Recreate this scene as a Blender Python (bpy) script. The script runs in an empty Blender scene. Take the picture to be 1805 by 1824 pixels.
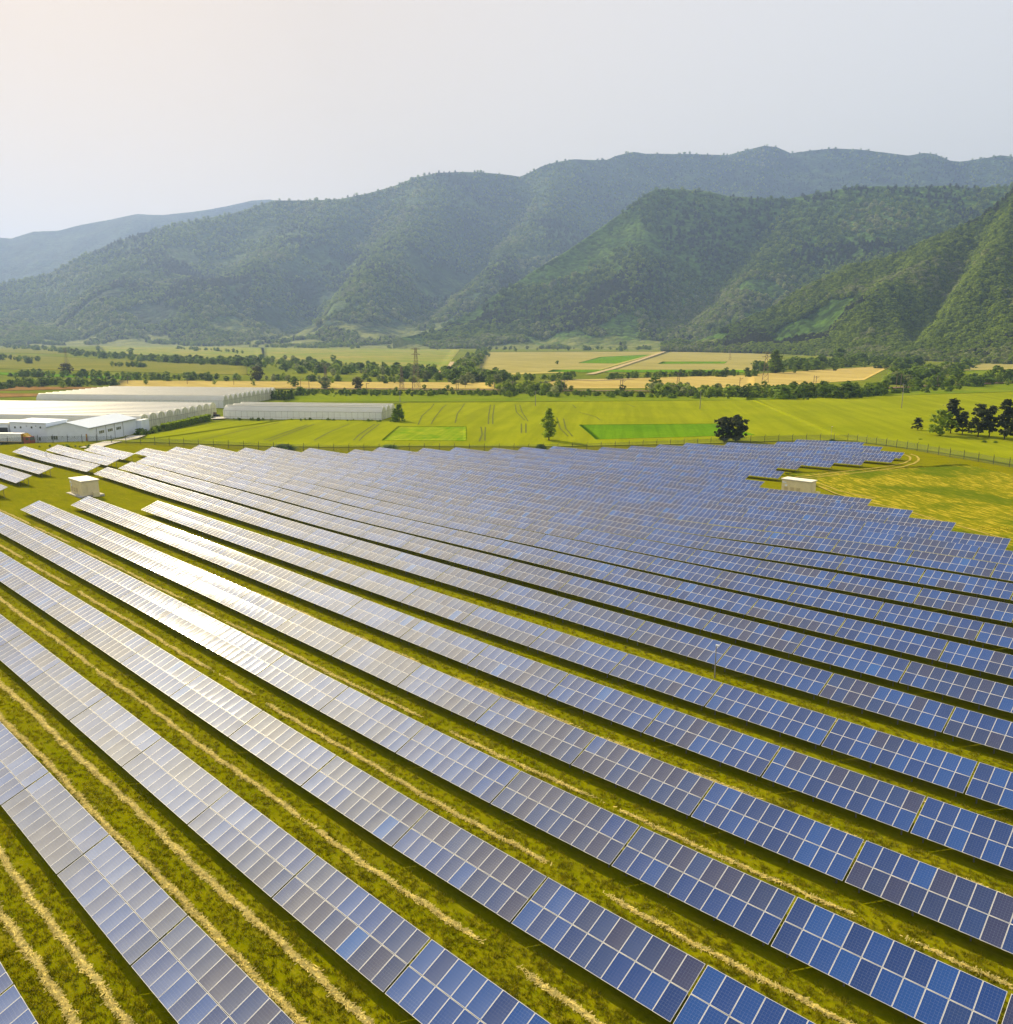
import bpy, math, random
import numpy as np
rnd = random.Random(7); NR = np.random.default_rng(11)
S = bpy.context.scene; COL = S.collection
PI = math.pi
# ------------------------------------------------------------------ helpers
def tag(o, label=None, cat=None, group=None, kind=None):
    for k, v in (('label', label), ('category', cat), ('group', group), ('kind', kind)):
        if v: o[k] = v
    return o
def link(name, data, parent=None, loc=None, rot=None):
    o = bpy.data.objects.new(name, data); COL.objects.link(o)
    if parent: o.parent = parent
    if loc is not None: o.location = loc
    if rot is not None: o.rotation_euler = rot
    return o
def empty(name, loc, rz=0.0, label=None, cat=None, group=None):
    o = link(name, None, None, loc, (0, 0, rz)); o.empty_display_size = .5
    return tag(o, label, cat, group)
def mesh(name, V, F, mats, mi=None, tint=None, uv=None, smooth=False):
    me = bpy.data.meshes.new(name)
    V = np.asarray(V, dtype=np.float32).reshape(-1, 3)
    if isinstance(F, np.ndarray):
        n, k = F.shape
        me.vertices.add(len(V)); me.vertices.foreach_set('co', V.ravel())
        me.loops.add(n*k); me.loops.foreach_set('vertex_index', F.astype(np.int32).ravel())
        me.polygons.add(n); me.polygons.foreach_set('loop_start', np.arange(0, n*k, k, dtype=np.int32))
        me.update(calc_edges=True)
    else:
        me.from_pydata(V.tolist(), [], F)
    for m in (mats if isinstance(mats, (list, tuple)) else [mats]): me.materials.append(m)
    if mi is not None: me.polygons.foreach_set('material_index', np.asarray(mi, dtype=np.int32))
    if tint is not None:
        a = me.attributes.new('tint', 'FLOAT_COLOR', 'FACE')
        t = np.ones((len(me.polygons), 4), dtype=np.float32); t[:, :3] = tint
        a.data.foreach_set('color', t.ravel())
    if uv is not None:
        l = me.uv_layers.new(name='UVMap'); l.data.foreach_set('uv', np.asarray(uv, dtype=np.float32).ravel())
    if smooth: me.polygons.foreach_set('use_smooth', [True]*len(me.polygons))
    me.update(); return me
class MB:
    """collects boxes, bars and prisms for one mesh"""
    def __init__(s): s.v = []; s.f = []; s.m = []
    def poly(s, pts, m=0):
        b = len(s.v); s.v += [tuple(p) for p in pts]; s.f.append(list(range(b, b+len(pts)))); s.m.append(m)
    def box(s, c, d, m=0, rz=0.0):
        x, y, z = c; a, b, h = d[0]/2, d[1]/2, d[2]/2; n = len(s.v); cs, sn = math.cos(rz), math.sin(rz)
        for k in (-h, h):
            for i, j in ((-a, -b), (a, -b), (a, b), (-a, b)): s.v.append((x+i*cs-j*sn, y+i*sn+j*cs, z+k))
        for q in ((3,2,1,0), (4,5,6,7), (0,1,5,4), (1,2,6,5), (2,3,7,6), (3,0,4,7)): s.f.append([n+i for i in q]); s.m.append(m)
    def tube(s, p, q, r, r2=None, n=6, m=0):
        p, q = np.array(p, float), np.array(q, float); r2 = r if r2 is None else r2
        d = q-p; d /= np.linalg.norm(d)+1e-9
        u = np.cross(d, (0, 0, 1) if abs(d[2]) < .9 else (1, 0, 0)); u /= np.linalg.norm(u); w = np.cross(d, u); b = len(s.v)
        for c, rr in ((p, r), (q, r2)):
            for i in range(n):
                a = 2*PI*i/n; s.v.append(tuple(c+rr*(u*math.cos(a)+w*math.sin(a))))
        for i in range(n): s.f.append([b+i, b+(i+1) % n, b+n+(i+1) % n, b+n+i]); s.m.append(m)
        s.f.append([b+n+i for i in range(n)]); s.m.append(m); s.f.append([b+i for i in reversed(range(n))]); s.m.append(m)
    def build(s, name, mats, parent=None, loc=None, rot=None):
        return link(name, mesh(name, s.v, s.f, mats, s.m), parent, loc, rot)
    def data(s, name, mats): return mesh(name, s.v, s.f, mats, s.m)
# ------------------------------------------------------------------ materials
class NT:
    def __init__(s, name):
        s.mat = bpy.data.materials.new(name); s.mat.use_nodes = True; s.t = s.mat.node_tree; s.n = s.t.nodes; s.n.clear()
        s.out = s.n.new('ShaderNodeOutputMaterial'); s.b = s.n.new('ShaderNodeBsdfPrincipled'); s.t.links.new(s.b.outputs[0], s.out.inputs[0])
    def add(s, typ, **kw):
        n = s.n.new(typ)
        for k, v in kw.items():
            if k.startswith('i_'):
                key = k[2:].replace('_', ' ')
                n.inputs[int(key) if key.isdigit() else key].default_value = v
            else: setattr(n, k, v)
        return n
    def l(s, a, b): s.t.links.new(a, b)
    def noise(s, vec, scale, detail=4, rough=.55, dist=0.):
        n = s.add('ShaderNodeTexNoise', i_Scale=scale, i_Detail=detail, i_Roughness=rough, i_Distortion=dist)
        if vec is not None: s.l(vec, n.inputs['Vector'])
        return n.outputs['Fac']
    def ramp(s, fac, stops):
        r = s.add('ShaderNodeValToRGB'); e = r.color_ramp.elements
        while len(e) > 1: e.remove(e[-1])
        for i, (p, c) in enumerate(stops):
            el = e[0] if i == 0 else e.new(p)
            el.position = p; c = (c, c, c) if isinstance(c, (int, float)) else c; el.color = (*c, 1)
        s.l(fac, r.inputs[0]); return r.outputs[0]
    def mix(s, fac, a, b, mode='MIX'):
        m = s.add('ShaderNodeMix', data_type='RGBA', blend_type=mode)
        for k, v in ((0, fac), (6, a), (7, b)):
            if hasattr(v, 'is_output'): s.l(v, m.inputs[k])
            else: m.inputs[k].default_value = v if k == 0 else (*v, 1)
        return m.outputs[2]
    def math(s, op, a, b=0.):
        m = s.add('ShaderNodeMath', operation=op)
        for k, v in ((0, a), (1, b)):
            if hasattr(v, 'is_output'): s.l(v, m.inputs[k])
            else: m.inputs[k].default_value = v
        return m.outputs[0]
    def pos(s): return s.add('ShaderNodeNewGeometry').outputs['Position']
    def map(s, vec, scale=(1, 1, 1), rot=(0, 0, 0), loc=(0, 0, 0)):
        m = s.add('ShaderNodeMapping'); m.inputs['Scale'].default_value = scale; m.inputs['Rotation'].default_value = rot; m.inputs['Location'].default_value = loc
        s.l(vec, m.inputs['Vector']); return m.outputs[0]
    def bump(s, h, strength, dist=.1):
        b = s.add('ShaderNodeBump', i_Strength=strength, i_Distance=dist); s.l(h, b.inputs['Height']); s.l(b.outputs[0], s.b.inputs['Normal'])
    def set(s, color=None, rough=.6, spec=.3, metal=0.):
        if color is not None:
            if hasattr(color, 'is_output'): s.l(color, s.b.inputs['Base Color'])
            else: s.b.inputs['Base Color'].default_value = (*color, 1)
        s.b.inputs['Roughness'].default_value = rough; s.b.inputs['Specular IOR Level'].default_value = spec; s.b.inputs['Metallic'].default_value = metal
        return s
def plain(name, c, rough=.6, spec=.3, metal=0., var=.15, scale=2.):
    t = NT(name); p = t.pos(); n = t.noise(p, scale, 5, .6)
    d = tuple(x*(1-var) for x in c); l = tuple(min(1, x*(1+var)) for x in c)
    t.set(t.ramp(n, [(.3, d), (.7, l)]), rough, spec, metal); return t.mat
M = {}
M['alu'] = plain('aluminium_frame', (.55, .55, .54), .45, .4, 0., .06)
M['steel'] = plain('galvanised_steel', (.22, .21, .19), .5, .4, .3)
M['back'] = plain('panel_backsheet', (.30, .30, .29), .7)
# solar glass: face tint x fine cell lines
t = NT('solar_cell_glass'); uv = t.add('ShaderNodeTexCoord').outputs['UV']
at_ = t.add('ShaderNodeAttribute', attribute_name='tint').outputs['Color']
sep = t.add('ShaderNodeSeparateXYZ'); t.l(uv, sep.inputs[0])
def lines(coord, n, w):
    f = t.math('FRACT', t.math('MULTIPLY', coord, n)); a = t.math('ABSOLUTE', t.math('SUBTRACT', f, .5)); return t.math('GREATER_THAN', a, .5-w)
g1 = t.math('MAXIMUM', lines(sep.outputs[0], 6., .022), lines(sep.outputs[1], 10., .022))
bus = lines(sep.outputs[0], 18., .03)
fl = t.noise(t.pos(), 9., 3, .7)
c = t.mix(t.math('MULTIPLY', fl, .35), at_, (.02, .06, .16))
c = t.mix(t.math('MULTIPLY', bus, .07), c, (.4, .45, .55)); c = t.mix(t.math('MULTIPLY', g1, .22), c, (.4, .45, .55))
t.set(c, .1, .36); t.b.inputs['IOR'].default_value = 1.5
rg = t.ramp(t.noise(t.pos(), .5, 4, .6), [(.3, .042), (.7, .068)]); t.l(rg, t.b.inputs['Roughness'])
gl = t.add('ShaderNodeBsdfGlossy', distribution='BECKMANN', i_Roughness=.55); gl.inputs['Color'].default_value = (.88, .94, 1, 1)     # dust film on the glass
dm = t.add('ShaderNodeMixShader'); lw = t.add('ShaderNodeLayerWeight', i_Blend=.5); dw = t.ramp(lw.outputs['Facing'], [(.15, .004), (.30, .036), (.40, .062), (.5, .060), (.6, .040), (.7, .024), (1., .018)])
t.l(t.math('MULTIPLY', dw, t.ramp(t.noise(t.pos(), .8, 5, .6), [(.3, .88), (.7, 1.1)])), dm.inputs[0]); t.l(t.b.outputs[0], dm.inputs[1]); t.l(gl.outputs[0], dm.inputs[2]); t.l(dm.outputs[0], t.out.inputs[0])
M['cell'] = t.mat
M['margin'] = plain('panel_white_margin', (.58, .58, .58), .35, .5, 0., .04)
# ground of the solar park: mown grass
def grass_mat(name, stops, big, fine, bumpd=.12, extra=None):
    t = NT(name); p = t.pos()
    a = t.noise(p, fine, 6, .7); b = t.noise(t.map(p, (.55, 1.6, 1)), big, 5, .65, .6)
    f = t.math('ADD', t.math('MULTIPLY', a, .55), t.math('MULTIPLY', b, .45))
    c = t.ramp(f, stops)
    if extra: c = extra(t, p, c)
    t.set(c, 1., .0); t.bump(t.noise(p, fine*2, 4, .75), .55, bumpd); return t.mat
def hay_flecks(t, p, c):
    w = t.noise(t.map(p, (.35, 2.2, 1)), .9, 6, .75, .8); m = t.ramp(w, [(.56, 0.), (.68, 1.)])
    y = t.mix(t.math('MULTIPLY', m, .4), c, (.36, .29, .03))
    d = t.noise(p, .22, 5, .6); m2 = t.ramp(d, [(.52, 0.), (.64, 1.)])
    return t.mix(t.math('MULTIPLY', m2, .16), y, (.12, .09, .012))
GR = [(.3, (.095, .115, .001)), (.45, (.155, .165, .001)), (.58, (.20, .195, .002)), (.72, (.27, .23, .004))]
M['grass'] = grass_mat('mown_grass', GR, .35, 2.6, .12, hay_flecks)
def streaks(t, p, c):
    q = t.map(p, (1, 1, 1), (0, 0, .72)); q = t.map(q, (.28, 1.7, 1)); n = t.noise(q, 1.0, 5, .62, .25)
    m = t.ramp(n, [(.5, 0.), (.6, 1.)]); c = t.mix(t.math('MULTIPLY', m, .85), c, (.46, .36, .03))
    d = t.noise(p, .06, 3, .5); return t.mix(t.ramp(d, [(.5, 0.), (.62, .75)]), c, (.07, .12, .004))
M['meadow'] = grass_mat('hay_streaked_meadow', [(.3, (.09, .12, .004)), (.5, (.17, .18, .006)), (.7, (.25, .22, .01))], .25, 1.6, .1, streaks)
def field(name, c1, c2, fine=.5, big=.02, rows=0., ang=0.):
    t = NT(name); p = t.pos(); a = t.noise(p, fine, 5, .65); b = t.noise(p, big, 4, .6, .5)
    f = t.math('ADD', t.math('MULTIPLY', a, .45), t.math('MULTIPLY', b, .55)); c = t.ramp(f, [(.36, c1), (.64, c2)])
    if rows:
        q = t.map(t.map(p, (1, 1, 1), (0, 0, ang)), (.012, rows, 1)); n = t.noise(q, 1., 4, .6)
        c = t.mix(t.math('MULTIPLY', t.ramp(n, [(.42, 0.), (.6, 1.)]), .32), c, tuple(x*.62 for x in c1))
    t.set(c, 1., .0); t.bump(a, .5, .15); return t.mat
M['wheat'] = field('green_wheat', (.19, .225, .005), (.265, .29, .008), .9, .03, .22, .95)
M['green'] = field('bright_crop', (.08, .19, .004), (.14, .26, .006), .5, .02, .4, .95)
M['ripe'] = field('ripe_patch', (.11, .23, .003), (.30, .33, .02), .35, .12, .9, .95)
M['gold'] = field('golden_stubble', (.38, .29, .08), (.50, .40, .13), .4, .02, .12, .2)
M['tan'] = field('pale_tan_field', (.27, .25, .07), (.37, .32, .11), .2, .01, .06, .3)
M['mixf'] = field('tan_and_green_field', (.15, .23, .03), (.33, .27, .08), .1, .008, .05, .3)
M['olive'] = field('olive_pasture', (.13, .15, .02), (.21, .20, .035), .2, .012)
M['brown'] = field('ploughed_soil', (.20, .12, .04), (.30, .18, .06), .6, .03, .2, .2)
M['plain'] = field('valley_grass', (.085, .12, .012), (.19, .21, .02), .15, .01)
M['verge'] = field('rough_verge', (.10, .16, .006), (.20, .24, .012), .4, .03)
M['dirt'] = plain('dirt_track', (.42, .33, .16), .9, .1, 0., .2, .5)
M['track'] = plain('dry_wheel_track', (.38, .30, .05), .9, .1, 0., .3, .8)
M['tram'] = plain('crop_tramline', (.095, .115, .004), .9, .1, 0., .3, .8)
M['concrete'] = plain('concrete', (.42, .40, .34), .8, .2, 0., .15)
M['cream'] = plain('cream_render', (.80, .68, .38), .75, .2, 0., .07, 1.2)
M['creamroof'] = plain('cream_roof', (.82, .78, .64), .6, .3, 0., .05)
M['creamdark'] = plain('cream_trim', (.46, .36, .18), .7, .2, 0., .05)
M['white'] = plain('white_cladding', (.80, .83, .84), .45, .3, 0., .05, .6)
M['bluew'] = plain('pale_blue_roof', (.62, .70, .78), .35, .4, 0., .04)
M['dark'] = plain('dark_opening', (.05, .055, .05), .4, .4)
M['glass'] = plain('window_glass', (.12, .13, .09), .15, .5)
M['rust'] = plain('rusty_lattice', (.19, .14, .10), .8, .2)
M['pole'] = plain('grey_pole', (.30, .28, .24), .6, .3)
M['signwhite'] = plain('white_plate', (.8, .8, .78), .5)
M['red'] = plain('red_paint', (.42, .07, .03), .35, .5)
M['orange'] = plain('yellow_paint', (.62, .38, .03), .4, .4)
M['blue'] = plain('blue_plastic', (.02, .12, .40), .4, .4)
M['tyre'] = plain('tyre_rubber', (.025, .025, .025), .85, .2)
M['bark'] = plain('bark', (.075, .055, .035), .9, .1, 0., .3, 3.)
M['rail'] = plain('rail_ballast', (.16, .10, .06), .9, .1, 0., .3, .7)
M['roofred'] = plain('tiled_roof', (.36, .17, .08), .8, .2)
M['straw'] = plain('dry_straw', (.78, .60, .17), .9, .1, 0., .35, 3.)
# greenhouse film
t = NT('greenhouse_film'); n = t.noise(t.map(t.pos(), (1, 1, .3)), .35, 4, .6)
t.set(t.ramp(n, [(.3, (.76, .755, .72)), (.7, (.85, .845, .82))]), .4, .35); M['film'] = t.mat
def translucent(m, col, f):
    nt = m.node_tree; tr = nt.nodes.new('ShaderNodeBsdfTranslucent'); tr.inputs[0].default_value = (*col, 1); mx = nt.nodes.new('ShaderNodeMixShader'); mx.inputs[0].default_value = f
    o = next(n for n in nt.nodes if n.type == 'OUTPUT_MATERIAL'); b = next(n for n in nt.nodes if n.type == 'BSDF_PRINCIPLED'); nt.links.new(b.outputs[0], mx.inputs[1]); nt.links.new(tr.outputs[0], mx.inputs[2]); nt.links.new(mx.outputs[0], o.inputs[0])
translucent(M['film'], (.9, .9, .86), .5)
M['film_end'] = plain('milky_end_film', (.66, .67, .50), .5, .3, 0., .2, .5); translucent(M['film_end'], (.6, .62, .45), .35)
M['film_side'] = plain('white_side_film', (.84, .86, .87), .5, .3, 0., .08, .6); translucent(M['film_side'], (.85, .88, .88), .45)
def leaf(name, dark, light, trans=.25):
    t = NT(name); a = t.add('ShaderNodeAttribute', attribute_name='tint').outputs['Fac']; r = t.add('ShaderNodeObjectInfo').outputs['Random']
    f = t.math('ADD', t.math('MULTIPLY', a, .5), t.math('MULTIPLY', r, .5)); c = t.ramp(f, [(.15, dark), (.85, light)])
    t.set(c, .7, .15)
    tr = t.add('ShaderNodeBsdfTranslucent'); t.l(c, tr.inputs[0]); mx = t.add('ShaderNodeMixShader', i_Fac=trans)
    t.l(t.b.outputs[0], mx.inputs[1]); t.l(tr.outputs[0], mx.inputs[2]); t.l(mx.outputs[0], t.out.inputs[0]); return t.mat
M['leaf'] = leaf('leaf_green', (.045, .09, .006), (.21, .32, .02), .4)
M['leaflight'] = leaf('leaf_light', (.10, .17, .008), (.36, .47, .04), .55)
M['leafpale'] = leaf('leaf_pale', (.17, .21, .06), (.46, .50, .20), .55)
M['needle'] = leaf('pine_needles', (.022, .034, .012), (.08, .098, .028), .25)
M['olivel'] = leaf('leaf_olive', (.06, .065, .012), (.14, .14, .03))
M['blade'] = leaf('grass_blade', (.135, .15, .001), (.33, .29, .006), .5)
# ------------------------------------------------------------------ camera model: pixel of the photograph -> place on the ground
FPX, PITCH, YAW, CZ = 1475.84, .21086, -.75507, 32.309
def ray(px, py):
    a = (px-902.5)/FPX; b = -(py-912)/FPX; sp, cp = math.sin(PITCH), math.cos(PITCH); fw = cp+b*sp
    return np.array([a*math.cos(YAW)+fw*math.sin(YAW), -a*math.sin(YAW)+fw*math.cos(YAW), -sp+b*cp])
def project(P):
    P = np.atleast_2d(np.asarray(P, float)); X, Y, Z = P[:, 0], P[:, 1], P[:, 2]-CZ
    r = X*math.cos(YAW)-Y*math.sin(YAW); fw = X*math.sin(YAW)+Y*math.cos(YAW); d = fw*math.cos(PITCH)-Z*math.sin(PITCH); u = fw*math.sin(PITCH)+Z*math.cos(PITCH)
    d = np.where(d < .5, np.nan, d); return np.stack([902.5+FPX*r/d, 912-FPX*u/d, d], 1)
CTRL = np.array([(-60,5.42,0.6),(-40,5.42,0.2),(-25,5.42,0),(-75,13.39,0.75),(-90,13.39,1.0),(-86.9,21.19,0.8),(-78,21.19,0.71),(-100,21.19,1.05),(-120,21.19,1.5),(-114.4,29.07,1.4),(-105.8,29.07,1.4),(-96.4,29.07,1.13),(-86.6,29.07,0.89),(-76.9,29.07,0.71),(-67,29.07,0.42),(-130,29.07,1.65),(-145,29.07,1.9),(-141.8,36.9,1.76),(-130,36.9,1.5),(-114.6,36.9,1.11),(-105,36.9,0.96),(-95.5,36.9,0.81),(-86,36.9,0.6),(-75,36.9,0.42),(-65,36.9,0.22),(-56,36.9,0.02),(-65,44.79,0.08),(-75,44.79,0.25),(-90,44.79,0.55),(-110,44.79,0.93),(-130,44.79,1.3),(-145,44.79,1.55),(-55,52.68,0.02),(-68,52.68,0.15),(-80,52.68,0.3),(-100,52.68,0.6),(-120,52.68,0.9),(-140,52.68,1.2),(-70,60.33,0.2),(-90,60.33,0.4),(-110,60.33,0.65),(-130,60.33,0.95),(-60,69.3,0.1),(-75,69.3,0.17),(-90,69.3,0.3),(-110,69.3,0.5),(-130,69.3,0.7),(-150,69.3,0.95),(-170,69.3,1.2),(-160,77.15,0.62),(-178,77.15,0.85),(-80,77.15,0.05),(-60,77.15,0.0),(-170,85.0,0.35),(-188,85.0,0.5),(-75,85.0,-0.1),(-55,85.0,-0.05),(-180,92.85,-0.05),(-200,92.85,0.0),(-70,92.85,-0.2),(-45,92.85,-0.05),(-58.5,13.39,0.5),(-48.7,13.39,0.3),(-38.7,13.39,0.11),(-58.2,21.19,0.42),(-68.2,21.19,0.58),(-48.4,21.19,0.15),(-38.3,21.19,0.02),(-28.3,21.19,-0.1),(-57.3,29.07,0.13),(-47.5,29.07,-0.09),(-37.3,29.07,-0.24),(-27.2,29.07,-0.2),(-16.7,29.07,0.59),(-46.5,36.9,-0.16),(-36.3,36.9,-0.26),(-26.1,36.9,-0.05),(-15.9,36.9,0.23),(-45.8,44.79,-0.15),(-55.8,44.79,-0.11),(-35.6,44.79,-0.04),(-25.3,44.79,-0.01),(-15.0,44.79,0.21),(-44.8,52.68,-0.08),(-34.6,52.68,-0.02),(-24.2,52.68,-0.03),(-13.9,52.68,0.14),(-53.7,60.33,0.09),(-43.6,60.33,-0.02),(-33.4,60.33,0.03),(-23.0,60.33,-0.0),(-12.6,60.33,0.13),(-47.6,69.3,0.06),(-37.3,69.3,0.13),(-27.0,69.3,0.05),(-16.6,69.3,-0.02),(-33.1,77.15,-0.09),(-22.8,77.15,-0.14),(-32.0,85.0,-0.03),(-21.6,85.0,-0.02),(-160.3,44.79,1.82),(-161.0,44.79,1.69),(-160.2,52.68,1.47),(-160.7,52.68,1.44),(-149.9,60.33,1.25),(-150.9,60.33,1.04),(-191.1,69.3,1.45),(-191.6,69.3,1.33),(-197.2,77.15,1.12),(-198.0,77.15,0.99),(-206.4,85.0,0.66),(-224.4,92.85,0.1),(-225.3,92.85,0.09),(-225.3,100.7,-0.08),(-224.6,108.55,-0.45),(-215.5,116.4,-1.0),(-214.8,124.25,-1.53),(-206.1,132.1,-1.85),(-195.6,139.95,-2.06),(-194.3,147.8,-2.11),(-184.6,155.65,-1.95),(-179.6,163.5,-2.26),(-172.0,171.35,-2.32),(-163.4,179.2,-2.3),(-157.7,187.05,-2.57),(-146.0,194.9,-2.27),(-141.5,202.75,-2.31),(-137.1,210.6,-2.12),(-132.0,218.45,-2.04),(-122.8,226.3,-1.84),(-110.5,234.15,-1.14),(-108.0,242.0,-1.06),(-137.2,77.15,0.32),(-119.0,77.15,0.07),(-98.7,77.15,0.07),(-150.8,85.0,0.2),(-122.0,85.0,-0.33),(-98.9,85.0,-0.18),(-164.4,92.85,-0.03),(-133.0,92.85,-0.34),(-108.0,92.85,-0.49),(-115.7,92.85,-0.55),(-91.9,92.85,-0.33),(-27.9,77.15,0.01),(-13.4,77.15,-0.27),(-31.0,85.0,0.02),(-15.1,85.0,-0.12),(-20.4,92.85,0.12),(-20.4,92.85,0.42),(-26.4,132.1,1.4),(-24.7,124.25,1.24),(-23.0,116.4,1.07),(-21.2,108.55,1.14),(-19.5,100.7,0.81),(-17.7,92.85,0.59),(-16.0,85.0,0.64),(-54.7,155.65,0.06),(-44.9,147.8,0.44),(-36.0,139.95,0.9),(-26.6,132.1,1.43),(-88.1,242.0,-0.31),(-80.2,234.15,-0.01),(-72.1,226.3,0.14),(-83.2,179.2,-0.6),(-80.2,163.5,-0.73),(-71.8,226.3,-0.09),(-71.3,218.45,-0.31),(-76.1,210.6,-0.56),(-80.7,202.75,-0.63),(-85.7,194.9,-0.81),(-82.9,179.2,-0.82),(-77.3,155.65,-0.67),(-63.8,155.65,-0.22),(-198.2,60.33,1.62),(-197.1,60.33,1.7),(-188.0,52.68,1.68),(-186.6,52.68,1.9),(-175.3,44.79,2.14),(-195.4,69.3,1.27),(-194.6,69.3,1.3),(-248.1,69.3,1.05),(-246.9,69.3,1.08),(-204.2,77.15,0.98),(-204.0,77.15,1.06),(-248.9,77.15,0.81),(-247.4,77.15,0.71),(-214.3,85.0,0.48),(-213.3,85.0,0.62),(-240.8,85.0,0.56),(-239.9,85.0,0.63)])
PLAIN = -2.0
def sstep(x, a, b): x = np.clip((x-a)/(b-a), 0, 1); return x*x*(3-2*x)
def bg(X, Y): return PLAIN*sstep(-.685*X+.728*Y, 110, 270)
def kern(X, Y): return np.exp(-((X[:, None]-CTRL[:, 0])**2+(Y[:, None]-CTRL[:, 1])**2)/(2*15.**2))
_K = kern(CTRL[:, 0], CTRL[:, 1]); _res = CTRL[:, 2]-bg(CTRL[:, 0], CTRL[:, 1]); _coef = np.zeros(len(CTRL)); _Kn = _K/(_K.sum(1, keepdims=True)+.25)
for _ in range(6): _coef += _res-_Kn@_coef
def terrain(X, Y):
    X = np.atleast_1d(np.asarray(X, float)); Y = np.atleast_1d(np.asarray(Y, float)); out = bg(X, Y)
    m = (X > -330) & (X < 60) & (Y > -40) & (Y < 300)
    if m.any():
        k = kern(X[m], Y[m]); out[m] += (k@_coef)/(k.sum(1)+.25)
    return out
def tz(x, y): return float(terrain(x, y)[0])
def ground_at(px, py):
    d = ray(px, py); z = -1.
    for _ in range(8):
        t = (z-CZ)/d[2]; z = tz(d[0]*t, d[1]*t)
    return np.array([d[0]*t, d[1]*t, z])
# ------------------------------------------------------------------ ground sheet
fwd = np.array([math.sin(YAW), math.cos(YAW)]); rgt = np.array([math.cos(YAW), -math.sin(YAW)])
def axis(lo, hi, step, far, grow):
    a = list(np.arange(lo, hi+.1, step)); s = step
    while a[-1] < far: s *= grow; a.append(a[-1]+s)
    return a
w = [-400, -250, -150, -90, -50, -25]+axis(-10, 380, 3., 11500, 1.12); u = axis(0, 230, 3., 9500, 1.12); u = [-x for x in u[:0:-1]]+u
Wg, Ug = np.meshgrid(w, u, indexing='ij'); GX = Wg*fwd[0]+Ug*rgt[0]; GY = Wg*fwd[1]+Ug*rgt[1]; GZ = terrain(GX.ravel(), GY.ravel())
def gridfaces(a, b):
    i = np.arange((a-1)*b).reshape(a-1, b)[:, :-1].ravel(); return np.stack([i, i+1, i+b+1, i+b], 1)
gf = gridfaces(len(w), len(u)); V = np.stack([GX.ravel(), GY.ravel(), GZ], 1)
cw = Wg.ravel()[gf].mean(1)
me = mesh('ground', V, gf[:, ::-1], [M['grass'], M['plain']], (cw > 292).astype(int), smooth=True)
if me.polygons[0].normal.z < 0: me.flip_normals()
tag(link('ground', me), 'grassy ground of the solar park and the valley floor', None, None, 'structure')
def patch(name, quad, mat, off=.06, n=24, wob=.0, side=0., label=None):
    """a field: four ground corners, draped on the terrain, with a rim down to the ground"""
    q = np.array([c[:2] for c in quad]); s = np.linspace(0, 1, n); A, B = np.meshgrid(s, s, indexing='ij')
    P = ((1-A)*(1-B))[..., None]*q[0]+(A*(1-B))[..., None]*q[1]+(A*B)[..., None]*q[2]+((1-A)*B)[..., None]*q[3]
    if wob:
        e = np.minimum(np.minimum(A, 1-A), np.minimum(B, 1-B)); P += (NR.random(P.shape)-.5)*wob*(e < .001)[..., None]
    X, Y = P[..., 0].ravel(), P[..., 1].ravel(); Vt = np.stack([X, Y, terrain(X, Y)+off], 1)
    F = gridfaces(n, n)
    idx = np.arange(n*n).reshape(n, n); rim = np.concatenate([idx[0, :], idx[1:, -1], idx[-1, -2::-1], idx[-2:0:-1, 0]]); lowv = Vt[rim].copy(); lowv[:, 2] -= off+.1; ctr = Vt[:, :2].mean(0); dv = lowv[:, :2]-ctr; lowv[:, :2] += dv/(np.linalg.norm(dv, axis=1, keepdims=True)+1e-6)*off*3
    m = len(rim); k = np.arange(m); R = np.stack([rim, rim[(k+1) % m], n*n+(k+1) % m, n*n+k], 1)
    me = mesh(name, np.concatenate([Vt, lowv]), np.concatenate([F, R]), mat)
    return tag(link(name, me), label, None, None, 'structure')
def pq(*pts): return [ground_at(*p) for p in pts]
def strip(name, pts, wd, mat, off=.1, label=None, kind='structure', closed=False):
    """thin ribbon along ground points"""
    P = np.array([p[:2] for p in pts]); Q = [P[0]]
    for a, b in zip(P[:-1], P[1:]):
        n = max(1, int(np.linalg.norm(b-a)/max(2., wd*2)))
        for i in range(1, n+1): Q.append(a+(b-a)*i/n)
    Q = np.array(Q); d = np.gradient(Q, axis=0); d /= np.linalg.norm(d, axis=1, keepdims=True)+1e-9; nrm = np.stack([-d[:, 1], d[:, 0]], 1)
    ww = wd*.5*(1+.25*(NR.random(len(Q))-.5))[:, None]; L, R = Q+nrm*ww, Q-nrm*ww
    V = np.concatenate([np.stack([L[:, 0], L[:, 1], terrain(L[:, 0], L[:, 1])+off], 1), np.stack([R[:, 0], R[:, 1], terrain(R[:, 0], R[:, 1])+off], 1)])
    n = len(Q); k = np.arange(n-1); F = np.stack([n+k, n+k+1, k+1, k], 1)
    return tag(link(name, mesh(name, V, F, mat)), label, None, None, kind)
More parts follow.
